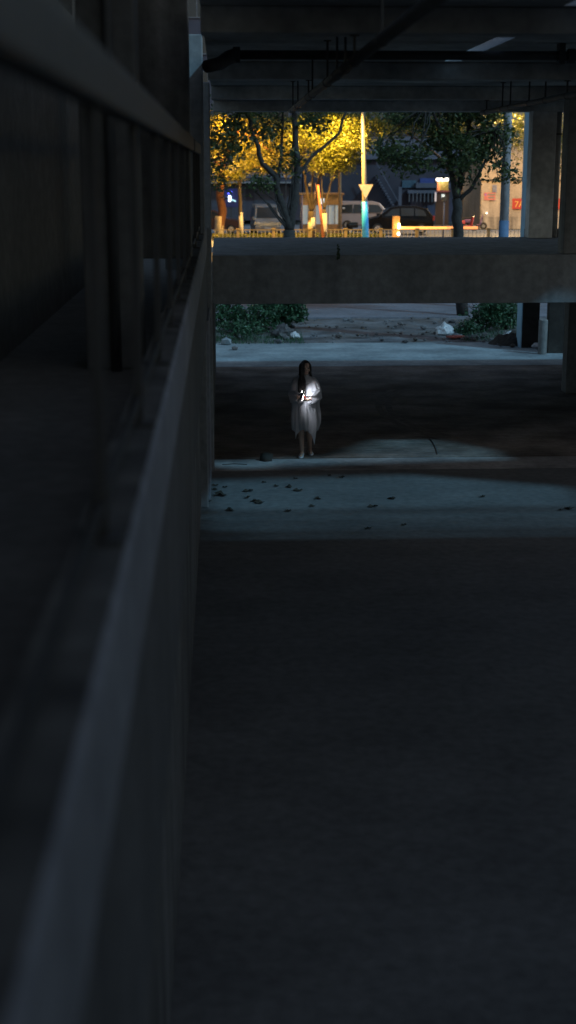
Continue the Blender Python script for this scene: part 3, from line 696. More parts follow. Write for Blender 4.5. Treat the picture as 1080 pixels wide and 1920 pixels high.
# ---- barrier gate
b = at(742, 440, 90); bg_ = empty('barrier_gate', (b.x, 90, .2), 0, 'lit car park barrier with its glowing boom down', 'barrier')
ph = at(742,405,90).z-.2
MB().box(-.22,.22,-.18,.18,0,ph).build('cabinet', plain('orange cabinet', (.55,.27,.07), .5), bg_, bevel=.03)
z1 = at(750,418,90).z-.2; z0 = at(750,429,90).z-.2
MB().box(.10,.24,-.22,-.185,z0,z1).build('light_strip', glow('barrier lamp', (1.0,.80,.45), 6.0), bg_, bevel=.02)
zb = at(820,427,90).z-.2; L_ = at(895,427,90).x-b.x
mb_, t, bs = new_mat('boom glow'); bs.inputs['Base Color'].default_value = (.7,.4,.2,1)
bs.inputs['Emission Color'].default_value = (1.0,.40,.06,1); bs.inputs['Emission Strength'].default_value = 1.2
MB().box(.22,L_*.62,-.26,-.19,zb-.085,zb+.085).build('boom', mb_, bg_, bevel=.015)
MB().box(L_*.62+.01,L_,-.26,-.19,zb-.085,zb+.085).build('boom_end', glow('boom end', (1.0,.42,.18), .38), bg_, bevel=.015)
zr = at(748,438,90).z-.2
MB().tube([(.16,-.22,zr),(.16,-.185,zr)], .10, 14).build('round_lamp', glow('white round lamp', (1,.95,.9), 5.0), bg_)
lamp_light(bg_, (.17,-.55,(z0+z1)/2), 22, (1.0,.72,.38), .1)

# ---- kiosk
b = at(603, 440, 97); kk = empty('kiosk', (b.x, 97, .2), 0, 'small glazed kiosk with a brown signboard behind the lime washed trees', 'kiosk')
kw = 38*97/FPX; kh = at(603,362,97).z-.2; kg = at(603,384,97).z-.2; kb = at(603,421,97).z-.2
brn = plain('brown cladding', (.28,.17,.08), .6)
MB().box(-kw,kw,0,1.8,0,kb).build('plinth', brn, kk, bevel=.02); MB().box(-kw-.1,kw+.1,-.15,1.9,kh-.12,kh).build('roof', brn, kk, bevel=.02)
MB().box(-kw,kw,.02,1.8,kg,kh-.12).build('signboard', plain('ochre signboard', (.42,.25,.09), .6), kk)
MB().box(-kw+.05,kw-.05,1.7,1.78,kb,kg).build('back_panel', M['white'], kk)
pane = glow('frosted lit pane', (.50,.62,.70), .16)
n = 6
for i in range(n):
    xa = -kw+.06+(2*kw-.12)*i/n; xb = -kw+.06+(2*kw-.12)*(i+1)/n
    MB().box(xa+.035,xb-.035,.05,.065,kb+.03,kg-.03).build('pane', pane, kk)
for i in range(n+1):
    xa = -kw+.06+(2*kw-.12)*i/n
    MB().box(xa-.03,xa+.03,0,.1,kb,kg).build('mullion', brn if i in (0,n) else M['polec'], kk)
MB().box(-.10,.16,-.04,.0,kg+.05,kg+.42).build('lit_notice', glow('lit notice', (.65,.85,1.0), .8), kk)
MB().box(-.02,.22,.02,.045,kb+.25,kb+.7).build('notice', M['white'], kk)
b = at(566, 440, 94); o = MB().tube([(0,0,0),(0,0,at(566,366,94).z-.2)], .06, 10).build('banner_post', plain('violet post', (.16,.16,.28), .6), None, smooth=True, loc=(b.x,94,.2)); tag(o, 'thin violet post at the left corner of the kiosk', 'post')

# ---- cars
def car(name, label, cat, prof, belt, wbot, wtop, ztop_, paint, windows, front_win, rear_win, loc, rz, wheels, wr, group='parked vehicles', lights=(), tail=()):
    t = empty(name, loc, rz, label, cat, group)
    def hw(z): 
        if z <= belt: return wbot - .05*max(0, (.45-z)/.45)
        return wbot + (wtop-wbot)*(z-belt)/(ztop_-belt)
    n = len(prof); vs = [(x, hw(z), z) for x, z in prof]+[(x, -hw(z), z) for x, z in prof]
    fs = [tuple(range(n)), tuple(reversed(range(n, 2*n)))]+[(i, n+i, n+(i+1)%n, (i+1)%n) for i in range(n)]
    bm = bmesh.new(); vv = [bm.verts.new(v) for v in vs]
    for f in fs: bm.faces.new([vv[i] for i in f])
    bmesh.ops.recalc_face_normals(bm, faces=bm.faces[:]); me = bpy.data.meshes.new('body'); bm.to_mesh(me); bm.free()
    link('body', me, paint, t, bevel=.05)
    for poly in windows:
        for s in (1,-1):
            q = [(x, s*(hw(z)+.012), z) for x, z in poly]; q2 = [(x, s*(hw(z)-.02), z) for x, z in poly]; k = len(q)
            MB().add(q+q2, [tuple(range(k)), tuple(reversed(range(k,2*k)))]+[(i,(i+1)%k,k+(i+1)%k,k+i) for i in range(k)]).build('side_window', M['glass'], t)
    for (xa, za, xb, zb_), nm in ((front_win,'windscreen'),(rear_win,'rear_window')):
        dx = .015 if nm == 'windscreen' else -.015
        ya = hw(za)-.12; yb = hw(zb_)-.12
        MB().add([(xa+dx,-ya,za),(xa+dx,ya,za),(xb+dx,yb,zb_+.006),(xb+dx,-yb,zb_+.006),(xa-dx,-ya,za),(xa-dx,ya,za),(xb-dx,yb,zb_-.02),(xb-dx,-yb,zb_-.02)],
            [(0,1,2,3),(7,6,5,4),(0,4,5,1),(1,5,6,2),(2,6,7,3),(3,7,4,0)]).build(nm, M['glass'], t)
    for wx in wheels:
        for s in (1,-1):
            wl = MB().tube([(wx,s*(wbot-.2),wr),(wx,s*(wbot+.01),wr)], wr, 20).build('wheel', M['tyre'], t)
            MB().tube([(wx,s*(wbot+.0),wr),(wx,s*(wbot+.022),wr)], wr*.6, 14).build('rim', M['chrome'], wl)
    xf = max(p[0] for p in prof); xr = min(p[0] for p in prof)
    for s in (1,-1):
        for (z_, wd, hh) in lights: MB().box(xf-.10,xf+.02,s*(wbot-.12)-wd/2*1,s*(wbot-.12)+wd/2,z_-hh/2,z_+hh/2).build('headlight', M['chrome'], t, bevel=.02)
        for (z_, wd, hh) in tail: MB().box(xr-.02,xr+.10,s*(wbot-.09)-wd/2,s*(wbot-.09)+wd/2,z_-hh/2,z_+hh/2).build('tail_light', plain('tail lens', (.3,.03,.02), .3), t, bevel=.02)
        MB().box(prof[0][0]*0+front_win[0]-.12,front_win[0]+.03,s*(wbot+.04)-.09,s*(wbot+.04)+.09,belt+.0,belt+.18).build('mirror', paint, t, bevel=.03)
    MB().box(xf-.02,xf+.03,-.55,.55,.62,.80).build('grille', M['chrome'], t); MB().box(xf+.02,xf+.04,-.24,.24,.42,.54).build('number_plate', M['polec'], t)
    return t
van_p = [(-1.95,.28),(1.9,.28),(1.98,.55),(1.93,.88),(1.72,1.02),(1.15,1.86),(.7,1.96),(-1.7,1.96),(-1.9,1.75),(-1.97,1.0)]
van_w = [[(1.35,1.1),(.95,1.72),(.35,1.75),(.35,1.1)], [(.27,1.1),(.27,1.75),(-.7,1.75),(-.7,1.1)], [(-.78,1.1),(-.78,1.75),(-1.65,1.72),(-1.75,1.1)]]
silver = plain('silver paint', (.20,.21,.23), .4, .3, .05)
whitep = plain('white car paint', (.20,.19,.22), .3, 0, .05); blackp = plain('black car paint', (.006,.006,.007), .25, 0, .05, spec=.2); redb = plain('red brown paint', (.07,.025,.02), .35, 0, .05)
b = at(499,440,95.5)
car('parked_van', 'silver minivan facing the viewer behind the street fence', 'van', van_p, 1.02, .86, .74, 1.96, silver, van_w, (1.66,1.12,1.20,1.80), (-1.95,1.1,-1.90,1.72), (b.x, 97.4, .2), -math.pi/2+.06, (-1.3,1.35), .31, lights=((.78,.34,.20),), tail=((1.0,.14,.5),))
b = at(690,440,100)
car('parked_van', 'white minivan parked side on behind the blue footed lamp pole', 'van', [(-2.2,.3),(2.2,.3),(2.28,.6),(2.2,.95),(1.5,1.12),(.85,1.82),(.4,1.93),(-1.9,1.93),(-2.15,1.7),(-2.27,1.0)], 1.1, .88, .74, 1.93, whitep,
    [[(1.2,1.18),(.75,1.68),(.1,1.72),(.1,1.18)], [(.02,1.18),(.02,1.72),(-.95,1.72),(-.95,1.18)], [(-1.03,1.18),(-1.03,1.72),(-1.85,1.68),(-1.95,1.18)]], (1.42,1.2,.90,1.76), (-2.2,1.1,-2.08,1.7), (b.x, 101, .35), -.05, (-1.4,1.45), .33, lights=((.8,.3,.2),), tail=((1.1,.14,.5),))
b = at(749,440,95)
car('parked_car', 'glossy black people carrier parked behind the barrier', 'car', [(-2.2,.3),(2.2,.3),(2.3,.6),(2.22,.9),(1.35,1.12),(.6,1.68),(.0,1.80),(-1.1,1.80),(-1.85,1.62),(-2.2,1.15),(-2.3,.7)], 1.1, .92, .72, 1.80, blackp,
    [[(1.0,1.16),(.5,1.58),(.0,1.66),(.0,1.16)], [(-.08,1.16),(-.08,1.66),(-.95,1.66),(-.95,1.16)], [(-1.03,1.16),(-1.03,1.65),(-1.6,1.52),(-1.8,1.16)]], (1.28,1.2,.68,1.64), (-2.12,1.2,-1.86,1.58), (b.x, 96, .30), math.pi, (-1.45,1.45), .34, lights=((.85,.34,.16),), tail=((1.0,.16,.3),))
b = at(412,440,96)
car('parked_car', 'red brown car behind the thick reddish trunk at the far left', 'car', [(-2.1,.3),(2.1,.3),(2.2,.6),(2.1,.85),(1.1,1.02),(.4,1.5),(-.2,1.6),(-1.0,1.58),(-1.7,1.1),(-2.1,1.0),(-2.2,.6)], 1.0, .86, .66, 1.6, redb,
    [[(.8,1.04),(.3,1.42),(-.1,1.5),(-.1,1.04)], [(-.18,1.04),(-.18,1.5),(-.9,1.48),(-1.3,1.04)]], (1.0,1.08,.46,1.46), (-1.6,1.12,-1.1,1.5), (b.x-.6, 97.5, .25), 0.0, (-1.35,1.35), .31, lights=((.75,.3,.16),), tail=((.85,.2,.16),))
# scooters
def scooter(label, x, D, rz, col, z=.2):
    b = at(x, 440, D); t = empty('scooter', (b.x, D, z), rz, label, 'scooter', 'parked scooters')
    for wx in (-.6,.62):
        wl = MB().tube([(wx,-.05,.24),(wx,.05,.24)], .24, 18).build('wheel', M['tyre'], t); MB().tube([(wx,-.055,.24),(wx,.055,.24)], .12, 12).build('rim', M['chrome'], wl)
    MB().prism([(-.85,-.13),(-.2,-.17),(-.05,-.12),(-.05,.12),(-.2,.17),(-.85,.13)], .45, .70).build('body', col, t, bevel=.05)
    MB().box(-.1,.4,-.14,.14,.26,.34).build('foot_board', col, t, bevel=.02)
    MB().add([(.35,-.2,.3),(.35,.2,.3),(.5,.16,.95),(.5,-.16,.95),(.42,-.2,.3),(.42,.2,.3),(.57,.16,.95),(.57,-.16,.95)], [(0,1,2,3),(7,6,5,4),(0,4,5,1),(1,5,6,2),(2,6,7,3),(3,7,4,0)]).build('leg_shield', col, t, bevel=.02)
    MB().box(-.8,-.08,-.14,.14,.70,.80).build('seat', M['tyre'], t, bevel=.04)
    MB().tube([(.62,0,.24),(.50,0,1.0)], .03, 8).tube([(.48,-.33,1.06),(.50,0,1.0),(.48,.33,1.06)], .018, 8).build('handlebar', M['steel'], t)
    MB().tube([(.52,0,.92),(.60,0,.92)], .07, 12).build('headlight', M['chrome'], t)
    for s in (1,-1): MB().tube([(.47,s*.28,1.06),(.45,s*.32,1.26)], .008, 6).build('mirror', M['steel'], t)
scooter('dark scooter by the blue footed lamp pole', 671, 93, .5, blackp, .35)
scooter('red scooter left of the pale building', 872, 97, .2, plain('red plastic', (.35,.05,.05), .4), .4)
scooter('purple scooter parked against the corner of the pale building', 889, 98, -.3, plain('purple plastic', (.18,.10,.22), .4), .45)

# ---- buildings behind the street
def facade_windows(parent, x0, x1, z0, z1, nx, nz, y, wf, hf, fm, gm, sill=True):
    dx = (x1-x0)/nx; dz = (z1-z0)/nz
    for j in range(nz):
        for i in range(nx):
            cx = x0+dx*(i+.5); cz = z0+dz*(j+.5); a = dx*wf/2; h = dz*hf/2
            fr = MB().box(cx-a-.07,cx+a+.07,y-.06,y-.003,cz+h,cz+h+.07).box(cx-a-.07,cx+a+.07,y-.10,y-.003,cz-h-.07,cz-h).box(cx-a-.07,cx-a,y-.06,y-.003,cz-h,cz+h).box(cx+a,cx+a+.07,y-.06,y-.003,cz-h,cz+h).box(cx-.03,cx+.03,y-.05,y-.003,cz-h,cz+h).build('window', fm, parent)
            MB().box(cx-a,cx+a,y-.03,y-.004,cz-h,cz+h).build('pane', gm[(i*7+j*3) % len(gm)], fr)
wd = plain('grey violet render', (.065,.06,.08), .85, 0, .25, .6); wp_ = plain('pale violet render', (.15,.155,.20), .85, 0, .2, .5); beige = concrete('beige stucco', (.50,.41,.32), .8, stain=.25)
gA = glass('night glass', (.02,.022,.03), .15); gB = glass('night glass blue', (.03,.04,.07), .2); gW = glow('dim lit room', (.35,.30,.22), .10)
frm = plain('grey frame', (.16,.16,.18), .6)
# left block
X0, X1, BD = at(330,440,122).x-20, at(566,440,122).x, 122.0
bA = empty('apartment_block', ((X0+X1)/2, BD, .2), 0, 'dark apartment block behind the silver van on the left', 'building', 'buildings across the street'); hwid = (X1-X0)/2
MB().box(-hwid,hwid,0,12,0,32).build('wall', wd, bA); facade_windows(bA, -hwid+.5, hwid-.3, 4.2, 29.6, 9, 9, 0, .5, .5, frm, [gA,gB,gA])
MB().box(hwid-10,hwid-.2,-1.1,0,3.05,3.16).build('awning', plain('pale awning', (.30,.29,.30), .7), bA); MB().box(-hwid,hwid,-.08,-.003,3.5,3.9).build('string_course', wp_, bA)
for k in range(6): MB().box(hwid-22+k*3.6,hwid-19.1+k*3.6,-.05,-.003,.1,2.9).build('shutter', plain('shop shutter', (.07,.075,.10), .5), bA)
# middle block
X2, X3, BD2 = at(568,440,126).x, at(902,440,126).x, 126.0
bB = empty('apartment_block', ((X2+X3)/2, BD2, .2), 0, 'pale violet apartment block with shops and outside stair in the middle distance', 'building', 'buildings across the street'); hw2 = (X3-X2)/2; cx2 = (X2+X3)/2
MB().box(-hw2,hw2,0,12,0,5.2).build('shop_wall', wd, bB); MB().box(-hw2,hw2,0.0,12,5.2,18).build('upper_wall', wp_, bB)
facade_windows(bB, -hw2+.6, hw2-.6, 6.4, 17, 6, 4, 0, .42, .46, frm, [gA,gB,gB,gA])
MB().box(-hw2,hw2,-.35,-.003,5.0,5.3).build('ledge', wp_, bB)
def fx(px): return at(px,440,126).x-cx2
def fz(py): return at(700,py,126).z-.2
# outside stair
st = MB(); xa, xb, za, zb2 = fx(700), fx(742), fz(325), fz(398)
for k in range(14):
    u = k/14; st.box(xa+(xb-xa)*u, xa+(xb-xa)*(u+1/14)+.05, -1.6,-.01, za+(zb2-za)*(u+1/14)-.1, za+(zb2-za)*(u+1/14))
st.build('stair', wp_, bB); MB().bar((xa,-1.6,za+.9),(xb,-1.6,zb2+.9),.07,.07).build('stair_rail', wp_, bB)
MB().box(fx(742),fx(748),-1.5,-1.2,0,fz(350)).build('stair_post', wp_, bB)
for (a, b_, c, d, m_, nm) in ((775,838,343,352,'wp','awning'),(760,815,356,362,'wp','balcony_slab'),(705,760,396,404,'wp','balcony_slab')):
    MB().box(fx(a),fx(b_),-1.2,-.01,fz(d),fz(c)).build(nm, wp_, bB)
for k in range(9):
    px = 762+k*7; MB().box(fx(px),fx(px)+.09,-1.18,-1.1,fz(378),fz(357)).build('shop_bar', frm, bB)
MB().box(fx(785),fx(812),-.12,-.01,fz(352),fz(334)).build('shop_sign', plain('blue shop sign', (.06,.09,.30), .6), bB)
MB().box(fx(752),fx(778),-.12,-.01,fz(352),fz(338)).build('shop_sign', plain('teal shop sign', (.07,.13,.18), .6), bB)
MB().box(fx(858),fx(892),-.12,-.01,fz(384),fz(372)).build('shop_sign', plain('violet shop sign', (.12,.10,.30), .6), bB)
for (a, b_, c, d, col) in ((768,790,362,392,(.12,.13,.2)),(800,818,385,415,(.10,.10,.16)),(838,852,372,420,(.09,.08,.12)),(875,886,392,418,(.10,.26,.42)),(890,896,405,424,(.45,.40,.08))):
    MB().box(fx(a),fx(b_),-.1,-.01,fz(d),fz(c)).build('shop_panel', plain('panel', col, .7), bB)
# lit sign box above a shop
q = at(829,336,112); ls = empty('lit_shop_sign', (q.x, 112, q.z), 0, 'white glowing shop sign with an orange post below it', 'sign')
s_ = 112/FPX
MB().box(-11*s_,12*s_,-.1,.1,-3*s_,2.2*s_).build('light_box', glow('white sign light', (1,.93,.82), 3.0), ls, bevel=.02)
MB().box(-9*s_,-4.5*s_,-.12,.05,-20*s_,-3.2*s_).build('orange_post', glow('orange panel', (.85,.30,.12), .35), ls)
MB().box(-4*s_,12*s_,.0,.12,-20*s_,-3.2*s_).build('menu_board', plain('yellow board', (.35,.28,.08), .6), ls)
MB().box(-11*s_,14*s_,-.3,.15,-23*s_,-20*s_).build('shelf', plain('wine red ledge', (.22,.08,.12), .6), ls)
MB().box(0,5*s_,-.1,.02,-34*s_,-27*s_).build('small_lamp', glow('small shop lamp', (.75,.88,.9), .9), ls)
MB().box(-11*s_,14*s_,.05,.2,-q.z/s_*s_+.2,-23*s_).build('shop_front', wd, ls)
MB().box(-13*s_,-10*s_,-.1,.0,-40*s_,-23*s_).build('side_strip', glow('cold strip', (.7,.72,.85), .4), ls)
lamp_light(ls, (0,-.5,-4*s_), 25, (1,.85,.65), .15)
# blue white light at the far left
q = at(432,371,112); bs_ = empty('neon_sign', (q.x, 112, q.z), 0, 'small blue and white neon sign glowing left of the silver van', 'sign')
MB().prism([(-.15,-.05),(.04,-.05),(.04,.05),(-.15,.05)], -.28, .18).build('white_tube', glow('cold white', (.75,.95,1.0), 5.0), bs_, bevel=.06)
MB().bar((.02,0,-.10),(.42,0,-.26),.08,.10).build('lower_tube', glow('pale tube', (.45,.75,.8), 1.2), bs_); MB().bar((-.2,0,.30),(.12,0,.48),.08,.10).build('blue_tube', glow('blue tube', (.10,.12,1.0), 2.5), bs_)
MB().box(-.5,.6,.1,.2,-.7,.7).build('backing_board', plain('dark blue board', (.03,.03,.12), .6), bs_); MB().box(-.02,.1,.2,.3,-q.z+.2,-.7).build('post', M['steel'], bs_)
for (px, py, D, c, e, lb) in ((536,318,115,(1,.95,.9),3.0,'tiny white wall lamp high between the dark twin stems'),(509,386,104,(.8,.82,.85),.6,'small pale lamp above the silver van roof')):
    q = at(px,py,D); wl_ = empty('wall_lamp', (q.x, D, q.z), 0, lb, 'lamp')
    MB().box(-.10,.10,-.08,.08,-.07,.07).build('lens', glow('lamp lens', c, e), wl_, bevel=.03); MB().tube([(0,.05,-q.z+.2),(0,.05,-.07)], .035, 8).build('post', M['steel'], wl_)
# right beige building
BX0, BD3 = at(899,440,104).x, 104.0
bC = empty('stucco_building', (BX0, BD3, .2), 0, 'warm beige stucco building with a red banner at the right', 'building', 'buildings across the street')
MB().box(0,16,0,10,0,9).build('wall', beige, bC); MB().box(-.12,16,-.25,-.003,at(930,337,104).z-.2,at(930,326,104).z-.2).build('cornice', beige, bC, bevel=.03)
def gx(px): return at(px,440,104).x-BX0
def gz(py): return at(930,py,104).z-.2
MB().box(gx(899.5),gx(1075),-.05,-.003,0,.9).build('plinth', concrete('stained plinth', (.5,.42,.33), .7), bC)
for px in (899.5, 945): MB().box(gx(px)+.02,gx(px)+.6,-.07,-.003,.9,gz(338)).build('pilaster', beige, bC)
def lettering(parent, txt, x, y, z, size, mat, name='lettering'):
    cu = bpy.data.curves.new(name, 'FONT'); cu.body = txt; cu.size = size; cu.extrude = .006
    to = bpy.data.objects.new(name, cu); C.objects.link(to); dg = bpy.context.evaluated_depsgraph_get(); dg.update()
    me = bpy.data.meshes.new_from_object(to.evaluated_get(dg)); bpy.data.objects.remove(to)
    o = link(name, me, mat, parent); o.location = (x, y, z); o.rotation_euler = (math.pi/2, 0, 0); return o
bn = empty('red_banner', (BX0+gx(958), BD3-.09, .2+gz(392)), 0, 'long red cloth banner with yellow lettering on the beige wall', 'banner')
bh = gz(372)-gz(392); blw = gx(1060)-gx(958)
MB().box(0,blw,-.01,.01,0,bh).build('cloth', plain('red banner cloth', (.45,.055,.035), .8, 0, .12), bn)
yl = plain('yellow lettering', (.75,.42,.10), .7)
lettering(bn, '7A', .16, -.015, bh*.2, bh*.80, yl); lettering(bn, '1RG', gx(1043)-gx(958)+.03, -.015, bh*.2, bh*.80, yl)
nb = empty('pink_notice', (BX0+gx(905), BD3-.09, .2+gz(375)), 0, 'pink red notice board with white lettering on the beige wall corner', 'sign')
nw = gx(926)-gx(905); nh = gz(361)-gz(375)
MB().box(0,nw,-.02,.0,0,nh).build('board', plain('pink red board', (.50,.16,.14), .7), nb)
MB().box(nw*.28,nw*.95,-.03,-.022,nh*.62,nh*.86).build('text_line', M['cream'], nb); MB().box(nw*.36,nw*.9,-.03,-.022,nh*.22,nh*.44).build('text_line', M['cream'], nb); MB().box(nw*.05,nw*.2,-.03,-.022,nh*.55,nh*.85).build('emblem', plain('violet emblem', (.25,.12,.4), .6), nb)
n2 = empty('blue_notice', (BX0+gx(920), BD3-.09, .2+gz(360)), 0, 'small blue grey plaque above the pink notice', 'sign')
MB().box(0,gx(928)-gx(920),-.03,.0,0,gz(347)-gz(360)).build('plate', plain('blue plate', (.16,.18,.28), .6), n2); MB().box(.06,.24,-.04,-.032,.10,.16).build('text_line', M['cream'], n2); MB().box(.06,.24,-.04,-.032,.30,.36).build('text_line', M['cream'], n2)
q = at(931,403,100); wl_ = empty('spot_lamp', (q.x, 103.8, q.z), 0, 'tiny white lamp on the beige wall left of the utility pole', 'lamp'); MB().box(-.05,.05,-.08,.08,-.05,.05).build('lens', glow('spot lens', (1,.9,.8), 2.0), wl_)
# signal post in front of the shops
b = at(831,440,92); sp_ = empty('signal_post', (b.x, 92, .2), 0, 'dark thin post with a small box left of the dark forked tree', 'post')
MB().tube([(0,0,0),(0,0,at(831,378,92).z-.2)], .05, 10).build('pole', plain('blue grey steel', (.07,.09,.16), .5), sp_, smooth=True); MB().box(-.14,.14,-.1,.1,at(831,378,92).z-.2,at(831,369,92).z-.2).build('box', M['steel'], sp_, bevel=.02)

# ================================================================ THE WOMAN
d = FW + RT*((571-540)/FPX) + UP*((960-857)/FPX); feet = CAM + d*(-CAM.z/d.z)
woman = empty('person', (feet.x, feet.y, 0.0), -0.10, 'woman in a loose white dress with long black hair holding a lit phone', 'person')
def capsule(bm, a, b, ra, rb, n=14):
    a = Vector(a); b = Vector(b)
    mb = MB(); t = (b-a); L = t.length; t.normalize(); pts = []; rr = []
    for k in range(5):
        th = math.pi/2*(1-k/4); pts.append(a - t*ra*math.sin(th)); rr.append(max(.0008, ra*math.cos(th)))
    for k in range(1, 6):
        u = k/6; pts.append(a.lerp(b, u)); rr.append(ra+(rb-ra)*u)
    for k in range(5):
        th = math.pi/2*k/4; pts.append(b + t*rb*math.sin(th)); rr.append(max(.0008, rb*math.cos(th)))
    mb.tube(pts, rr, n); bm.add(mb.v, mb.f)
def ellip(bm, c, r, rot=0.0, n=20, m=14):
    vs = []; fs = []
    for j in range(m+1):
        th = math.pi*j/m
        for i in range(n):
            ph = 2*math.pi*i/n; x = r[0]*math.sin(th)*math.cos(ph); y = r[1]*math.sin(th)*math.sin(ph); z = r[2]*math.cos(th)
            vs.append((c[0]+x*math.cos(rot)-y*math.sin(rot), c[1]+x*math.sin(rot)+y*math.cos(rot), c[2]+z))
    for j in range(m):
        for i in range(n): fs.append((j*n+i, (j+1)*n+i, (j+1)*n+(i+1)%n, j*n+(i+1)%n))
    bm.add(vs, fs)
skin = plain('skin', (.48,.33,.26), .5, 0, .06); skin.node_tree.nodes['Principled BSDF'].inputs['Subsurface Weight'].default_value = .1
B = MB(); HR = 0.28
def hp_(x, y, z):      # head space, turned a little to the viewer's right
    return (x*math.cos(HR)-y*math.sin(HR)+.006, x*math.sin(HR)+y*math.cos(HR)+.03, 1.475+z)
for args in [((-.08,.05,.80),(-.055,.0,.43),.085,.052), ((-.055,.0,.43),(-.045,.03,.08),.052,.032), ((.08,.07,.80),(.072,.14,.43),.085,.052), ((.072,.14,.43),(.080,.27,.09),.052,.032),
    ((-.055,-.005,.33),(-.05,.03,.27),.05,.045), ((.075,.18,.33),(.078,.21,.27),.05,.045),
    ((-.045,.04,.055),(-.055,-.11,.03),.034,.026), ((.080,.28,.06),(.10,.14,.03),.034,.026),
    ((0,.06,.82),(0,.06,1.0),.125,.105), ((0,.06,1.0),(0,.05,1.2),.105,.115), ((-.10,.05,1.27),(.10,.05,1.27),.055,.055), ((0,.055,1.25),(.004,.045,1.42),.055,.046),
    ((-.15,.05,1.27),(-.205,-.01,1.0),.048,.038), ((-.205,-.01,1.0),(-.045,-.265,1.04),.036,.025), ((.15,.05,1.27),(.225,-.01,1.02),.048,.038), ((.225,-.01,1.02),(.050,-.27,1.0),.036,.025)]:
    capsule(B, *args)
ellip(B, hp_(0,.012,.015), (.073,.092,.108), HR); ellip(B, hp_(0,-.045,-.055), (.045,.042,.055), HR); capsule(B, hp_(0,-.078,.01), hp_(0,-.100,-.022), .008, .012); capsule(B, hp_(-.018,-.080,-.055), hp_(.018,-.080,-.055), .008, .008)
for sx in (-1,1):
    ellip(B, hp_(sx*.075,.02,-.005), (.010,.020,.030), HR); capsule(B, hp_(sx*.015,-.082,.028), hp_(sx*.045,-.072,.03), .008, .007); ellip(B, hp_(sx*.042,-.06,-.025), (.022,.02,.022), HR)
# hands: palm, four fingers and a thumb closing round the phone edges
def hand(w, palm_dir, side):
    w = Vector(w); pd = Vector(palm_dir).normalized(); up = Vector((0,-.25,1)).normalized(); lat = Vector((0,-1,.1)).normalized()
    c = w+pd*.045; capsule(B, w, c, .022, .027); capsule(B, c+up*.018, c-up*.022, .017, .016)
    for k, (ln) in enumerate((.030,.034,.032,.025)):
        o0 = c + pd*.022 + up*(.028-.019*k); m1 = o0 + pd*ln*.8+lat*.012; m2 = m1 + pd*ln*.35+lat*.024 ; e = m2 - pd*ln*.35 + lat*.016
        capsule(B, o0, m1, .0088, .0082, 8); capsule(B, m1, m2, .0082, .0078, 8); capsule(B, m2, e, .0078, .007, 8)
    t0 = w+pd*.03+up*.02; t1 = t0+up*.030+lat*.02+pd*.008; t2 = t1+pd*.022+up*.012+lat*.01
    capsule(B, t0, t1, .011, .0095, 8); capsule(B, t1, t2, .0095, .0082, 8)
hand((.050,-.27,1.0), (-.75,-.45,.35), 1); hand((-.045,-.265,1.04), (.4,-.8,.15), -1)
tmp = B.build('body_raw', skin)
md = tmp.modifiers.new('r', 'REMESH'); md.mode = 'VOXEL'; md.voxel_size = .0062; md.use_smooth_shade = True
ms = tmp.modifiers.new('s', 'SMOOTH'); ms.factor = .5; ms.iterations = 3
dg = bpy.context.evaluated_depsgraph_get(); dg.update(); me = bpy.data.meshes.new_from_object(tmp.evaluated_get(dg)); me.name = 'body'
bpy.data.objects.remove(tmp)
if len(me.materials) == 0: me.materials.append(skin)
body = link('body', me, skin, woman)
eyem = glass('dark eye', (.01,.008,.006), .1)
for sx in (-1,1):
    e = MB(); ellip(e, hp_(sx*.030,-.078,.008), (.013,.006,.0065), HR, 12, 8); e.build('eye', eyem, woman, smooth=True)
e = MB(); capsule(e, hp_(-.018,-.0885,-.055), hp_(.018,-.0885,-.055), .0042, .0042); e.build('lips', plain('lips', (.35,.10,.09), .4), woman, smooth=True)
# dress
cloth, t_, b_ = new_mat('white cotton'); b_.inputs['Base Color'].default_value = (.46,.475,.51,1); b_.inputs['Roughness'].default_value = .85
tr = N(t_, 'ShaderNodeBsdfTranslucent'); tr.inputs[0].default_value = (.44,.45,.49,1); mx = N(t_, 'ShaderNodeMixShader'); mx.inputs[0].default_value = .22
t_.links.new(b_.outputs[0], mx.inputs[1]); t_.links.new(tr.outputs[0], mx.inputs[2]); t_.links.new(mx.outputs[0], t_.nodes['Material Output'].inputs[0])
nz_ = N(t_, 'ShaderNodeTexNoise'); nz_.inputs['Scale'].default_value = 160; bp = N(t_, 'ShaderNodeBump'); bp.inputs['Strength'].default_value = .2; bp.inputs['Distance'].default_value = .003
t_.links.new(nz_.outputs[0], bp.inputs['Height']); t_.links.new(bp.outputs[0], b_.inputs['Normal'])
rings = [(1.385,.058,.055),(1.365,.085,.068),(1.335,.135,.085),(1.315,.178,.105),(1.27,.218,.13),(1.18,.25,.135),(1.10,.264,.14),(1.03,.258,.14),(.97,.242,.138),(.90,.212,.138),(.82,.208,.145),(.73,.214,.150),(.64,.214,.155),(.56,.205,.158),(.50,.195,.158),(.455,.185,.156)]
nphi = 120; vs = []; fs = []
def gs(a, c, w_):
    dd = (a-c+math.pi) % (2*math.pi)-math.pi; return math.exp(-(dd/w_)**2)
